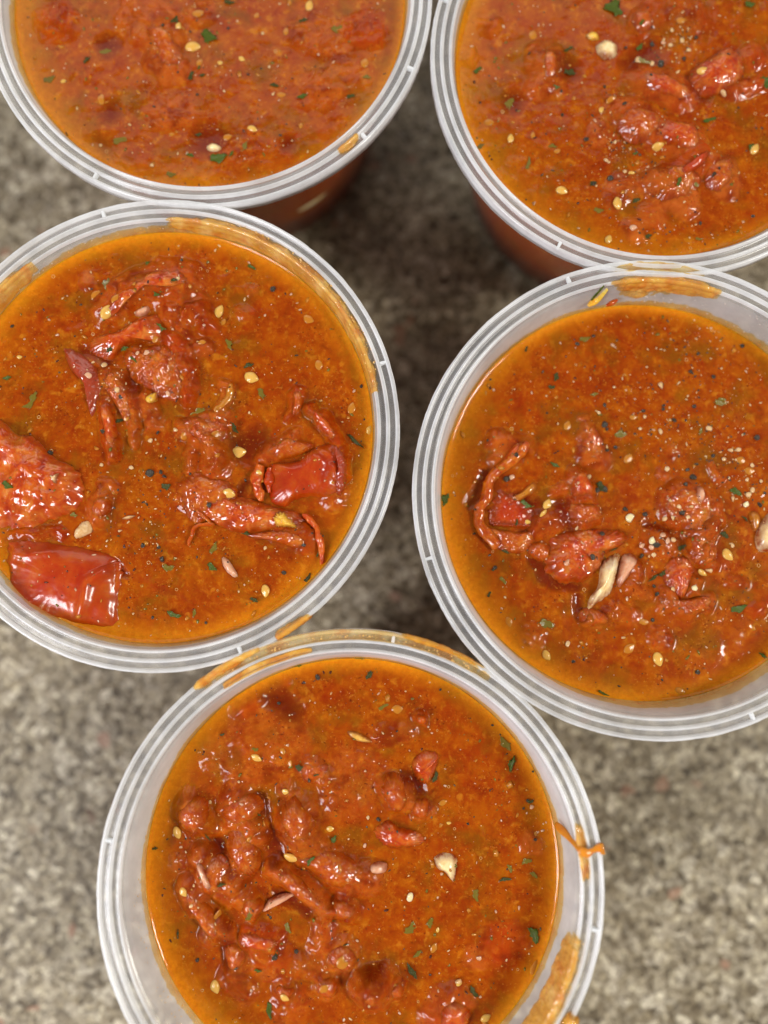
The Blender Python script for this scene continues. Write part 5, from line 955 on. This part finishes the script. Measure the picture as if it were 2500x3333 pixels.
smear('D', 70, 100, 55.3, 0, 'orange smear at the top of the inner rim, middle right cup', T=.4, dens=.85, seed=105, thr=-.1, depth=4.2)
smear('D', 74, 100, 58.4, 55.6, 'thin yellow smear on the outer top of the rim, middle right cup', T=.12, dens=.5, seed=106, thr=.1, mat='smearpale', fill=False)
smear('D', 76, 99, 53.5, 0, 'small orange bits stuck to the inner wall below the smear, middle right cup', T=.35, dens=.8, seed=107, thr=.75, depth=8.5)
smear('E', 55, 128, 58.45, 55.9, 'thin yellowish sauce film on the outer top rim, bottom cup', T=.10, dens=.40, seed=111, thr=-.15, n=300, mat='smearpale', fill=False)
smear('E', 57, 80, 58.5, 57.4, 'orange sauce crust on the outer rim edge, bottom cup', T=.3, dens=.7, seed=112, thr=.35)
smear('E', 100, 124, 55.3, 53.4, 'bright orange pool in the rim groove at upper left, bottom cup', T=.2, dens=.85, seed=113, thr=-.2)
smear('E', 112, 130, 58.5, 57.0, 'orange smear where the bottom cup touches the middle left cup', T=.4, dens=.95, seed=114, thr=.1)
smear('C', -60, -50, 58.5, 56.6, 'orange smear on the rim where the middle left cup meets the bottom cup', T=.35, dens=.9, seed=115, thr=.0)
smear('E', 1, 15, 55.5, 53.2, 'orange splash in the rim groove at right, bottom cup', T=.45, dens=.85, seed=116, thr=-.1)
smear('E', -45, -11, 55.4, 0, 'heavy orange splash on the lower right inner rim, bottom cup', T=.6, dens=.85, seed=117, thr=.05, n=300, depth=6.5)
smear('E', -42, -29, 58.5, 56.0, 'thick orange drip over the lower right outer rim, bottom cup', T=1.2, dens=1, seed=118, thr=.05)
smear('A', -52, -45, 57.4, 55.0, 'small yellow smear on the lower right rim, top left cup', T=.4, dens=.75, seed=119, thr=.0)
# the thin skin strand hung over the right rim of the bottom cup
s = SA['E']
P = []
for x, y in [(305, 735), (360, 780), (430, 850), (490, 890), (540, 870), (590, 850), (622, 855), (625, 905)]:
    P.append(w2('r5', [(x, y)], HC+.0003)[0])
P = np.array(P); n = 64; m_ = len(P); Q = np.vstack([2*P[0]-P[1], P, 2*P[-1]-P[-2]])
t = np.linspace(0, m_-1-1e-6, n); i = t.astype(int); u = (t-i)[:, None]; p0, p1, p2, p3 = Q[i], Q[i+1], Q[i+2], Q[i+3]
C = .5*((2*p1)+(-p0+p2)*u+(2*p0-5*p1+4*p2-p3)*u*u+(-p0+3*p1-3*p2+p3)*u**3)
T_ = np.gradient(C, axis=0); T_ /= np.linalg.norm(T_, axis=1)[:, None]; N = np.c_[-T_[:, 1], T_[:, 0]]
rad = np.hypot(C[:, 0]-s.cx, C[:, 1]-s.cy)
zc = HC+.0006-np.clip(.0533-rad, 0, 1)*2.2-np.clip(rad-.0583, 0, 1)*3
w = .00088*(.5+.5*np.sin(np.pi*np.linspace(.05, .95, n))**.4)*(1+.3*np.sin(np.linspace(0, 19, n)))
k = 12; th = np.linspace(0, 2*np.pi, k, endpoint=False); V = np.zeros((n, k, 3))
V[:, :, 0] = C[:, 0][:, None]+N[:, 0][:, None]*w[:, None]*np.cos(th); V[:, :, 1] = C[:, 1][:, None]+N[:, 1][:, None]*w[:, None]*np.cos(th); V[:, :, 2] = zc[:, None]+w[:, None]*.6*np.sin(th)
i = np.arange(n-1)[:, None]; j = np.arange(k)[None]; j2 = (j+1) % k
F = [tuple(q) for q in np.stack([i*k+j, i*k+j2, (i+1)*k+j2, (i+1)*k+j], -1).reshape(-1, 4)]+[tuple(range(k))[::-1], tuple((n-1)*k+np.arange(k))]
tag(mesh_obj('tomato_skin_strand', V.reshape(-1, 3), F, M['peel'], loc=(float(C[0, 0]), float(C[0, 1]), HC)), 'thin orange tomato strand hanging over the right rim, bottom cup', 'tomato strand')
# green leek shred stuck at the top of the middle right cup
s = SA['D']
def on_rim_strand(key, crop, pts, z, wmm, mat, label, cat):
    P = w2(crop, pts, z); n = 24; t = np.linspace(0, 1, n); C = np.c_[np.interp(t, np.linspace(0, 1, len(P)), P[:, 0]), np.interp(t, np.linspace(0, 1, len(P)), P[:, 1])]
    T_ = np.gradient(C, axis=0); T_ /= np.linalg.norm(T_, axis=1)[:, None]; N = np.c_[-T_[:, 1], T_[:, 0]]; k = 8; th = np.linspace(0, 2*np.pi, k, endpoint=False)
    w = wmm*.5*MM*(.4+.6*np.sin(np.pi*t)); V = np.zeros((n, k, 3)); s = SA[key]
    rr = np.hypot(C[:, 0]-s.cx, C[:, 1]-s.cy); zc = np.where(rr > .0532, HC+.0002, HC-(.0529-rr)/WALL+.0004); zc = np.maximum(zc, HC-.006)
    for a in range(2): V[:, :, a] = C[:, a][:, None]+N[:, a][:, None]*w[:, None]*np.cos(th)
    V[:, :, 2] = zc[:, None]+w[:, None]*.7*np.sin(th)
    i = np.arange(n-1)[:, None]; j = np.arange(k)[None]; j2 = (j+1) % k
    F = [tuple(q) for q in np.stack([i*k+j, i*k+j2, (i+1)*k+j2, (i+1)*k+j], -1).reshape(-1, 4)]+[tuple(range(k))[::-1], tuple((n-1)*k+np.arange(k))]
    tag(mesh_obj('herb_shred', V.reshape(-1, 3), F, M[mat], loc=(float(C[0, 0]), float(C[0, 1]), HC)), label, cat)
on_rim_strand('D', 'c5', [(968, 182), (935, 205), (905, 228)], HC-.001, 2.0, 'yellow', 'yellow green herb shred stuck under the top rim smear, middle right cup', 'herb shred')
on_rim_strand('D', 'c5', [(945, 180), (920, 200), (912, 212)], HC-.001, .8, 'herb', 'thin green herb stem beside the yellow shred, middle right cup', 'herb shred')
on_rim_strand('D', 'c5', [(1035, 200), (1010, 215), (985, 228)], HC-.001, 1.4, 'orange', 'small orange pulp bit on the upper inner wall, middle right cup', 'pulp bit')

# droplets clinging to walls
def droplets(key, n, a0, a1, d0, d1, mat, name, label, rmin=.05, rmax=.2, seedk=0):
    s = SA[key]; r = np.random.default_rng(s.seed+200+seedk)
    V = []; F = []; k = len(I1[0])
    for i in range(n):
        a = R(r.uniform(a0, a1)); d = d0+(d1-d0)*r.random()**1.6; S = (rmin+(rmax-rmin)*r.random()**3)*MM
        rr = wall_r(d)*MM-S*.25; c_, s_ = math.cos(a), math.sin(a)
        q = I1[0]*S*np.array([.55, r.uniform(.9, 1.8), r.uniform(.9, 1.3)])
        V.append(np.c_[s.cx+(rr+q[:, 0])*c_-q[:, 1]*s_, s.cy+(rr+q[:, 0])*s_+q[:, 1]*c_, HC-d*MM+q[:, 2]]); F.append(I1[1]+i*k)
    o = mesh_obj(name, np.vstack(V), np.vstack(F), M[mat], loc=(s.cx, s.cy, HC)); tag(o, label, 'droplets', kind='stuff')
for k in CUPS:
    d = CUPS[k]['d']
    droplets(k, 900, 0, 360, d-.55, d-2.4, 'oildrop', 'oil_droplets', f"golden oily beads along the sauce edge of the {CUPS[k]['name']}", .04, .17, 1)
droplets('D', 260, 5, 95, 9, 2, 'waterdrop', 'wall_droplets', 'clear tiny droplets on the upper right inner wall of the middle right cup', .06, .26, 2)
droplets('E', 260, 180, 260, 10, 5, 'oildrop', 'wall_droplets', 'tiny golden droplets on the lower left inner wall of the bottom cup', .05, .18, 3)
droplets('C', 200, 20, 160, 4.2, 2.4, 'waterdrop', 'wall_droplets', 'clear tiny droplets on the upper inner wall of the middle left cup', .06, .22, 4)

def smear_beads(key, n, a0, a1, r0, r1, name_lab, seedk):
    s = SA[key]; r = np.random.default_rng(seedk); V = []; F = []; k = len(I1[0])
    for i in range(n):
        a = R(r.uniform(a0, a1)); rr = r.uniform(r1, r0)*MM; S = (.06+.20*r.random()**3)*MM
        z = -.0008 if rr > .0532 else -(.0529-rr)/WALL
        z += .00035; c_, s_ = math.cos(a), math.sin(a); q = I1[0]*S*np.array([1, r.uniform(.8, 1.6), .7])
        V.append(np.c_[s.cx+(rr+q[:, 0])*c_-q[:, 1]*s_, s.cy+(rr+q[:, 0])*s_+q[:, 1]*c_, HC+z+q[:, 2]]); F.append(I1[1]+i*k)
    o = mesh_obj('oil_beads', np.vstack(V), np.vstack(F), M['oildrop'], loc=(s.cx, s.cy, HC)); tag(o, name_lab, 'droplets', kind='stuff')
smear_beads('C', 260, 14, 74, 55.2, 52.3, 'fine wet beads in the wide rim smear of the middle left cup', 1)
smear_beads('E', 120, 58, 122, 57.2, 56.3, 'fine wet beads in the film on the top rim of the bottom cup', 2)
smear_beads('E', 120, -43, -12, 55.2, 52.2, 'fine wet beads in the splash at the lower right of the bottom cup', 3)

# air bubbles on the sauce: thin rings of liquid with a glassy cap
def ring_v(n=14, m=6):
    V = []; F = []
    for i in range(n):
        a = i/n*2*math.pi
        for j in range(m):
            b = j/m*2*math.pi; q = 1+.16*math.cos(b); V.append((q*math.cos(a), q*math.sin(a), .16*math.sin(b)))
    for i in range(n):
        for j in range(m):
            F.append((i*m+j, ((i+1) % n)*m+j, ((i+1) % n)*m+(j+1) % m, i*m+(j+1) % m))
    return np.array(V), np.array(F)
RV, RF = ring_v()
for k in CUPS:
    s = SA[k]; r_ = np.random.default_rng(s.seed+400); V = []; F = []
    for i in range(46):
        q = s.r*(.98*r_.random()**.4); a = r_.random()*6.28; x, y = s.cx+q*math.cos(a), s.cy+q*math.sin(a)
        z = float(s.h(x, y)[0]); S = (.12+.30*r_.random()**2.5)*MM
        V.append(RV*S+np.array([x, y, z+S*.05])); F.append(RF+i*len(RV))
    o = mesh_obj('air_bubbles', np.vstack(V), np.vstack(F), M['oildrop'], loc=(s.cx, s.cy, s.z0)); tag(o, f"small air bubble rings on the sauce of the {CUPS[k]['name']}", 'bubbles', kind='stuff')

# onion pressed against the inside of the top left cup's wall, seen through the plastic
s = SA['A']
best = min(((abs(math.hypot(*(np.array(at(1022, 652, HC-d_*MM))-[s.cx, s.cy]))-(wall_r(d_)*MM-.0004)), d_) for d_ in np.arange(8, 56, .5)))[1]
x, y = at(1022, 652, HC-best*MM); az = math.atan2(y-s.cy, x-s.cx); rr = wall_r(best)*MM-.00035
V = I3[0]*np.array([.00045, .0062, .0019]); V[:, 2] += V[:, 1]*.12
c_, s_ = math.cos(az), math.sin(az); ctr = np.array([s.cx+rr*c_, s.cy+rr*s_, HC-best*MM])
bend = -(V[:, 1]**2)/(2*rr); V[:, 0] += bend
W = np.c_[V[:, 0]*c_-V[:, 1]*s_, V[:, 0]*s_+V[:, 1]*c_, V[:, 2]]+ctr
tag(mesh_obj('onion_piece', W, I3[1], M['garlic'], loc=tuple(ctr)), 'long yellow onion piece seen through the outside wall, top left cup', 'onion piece')
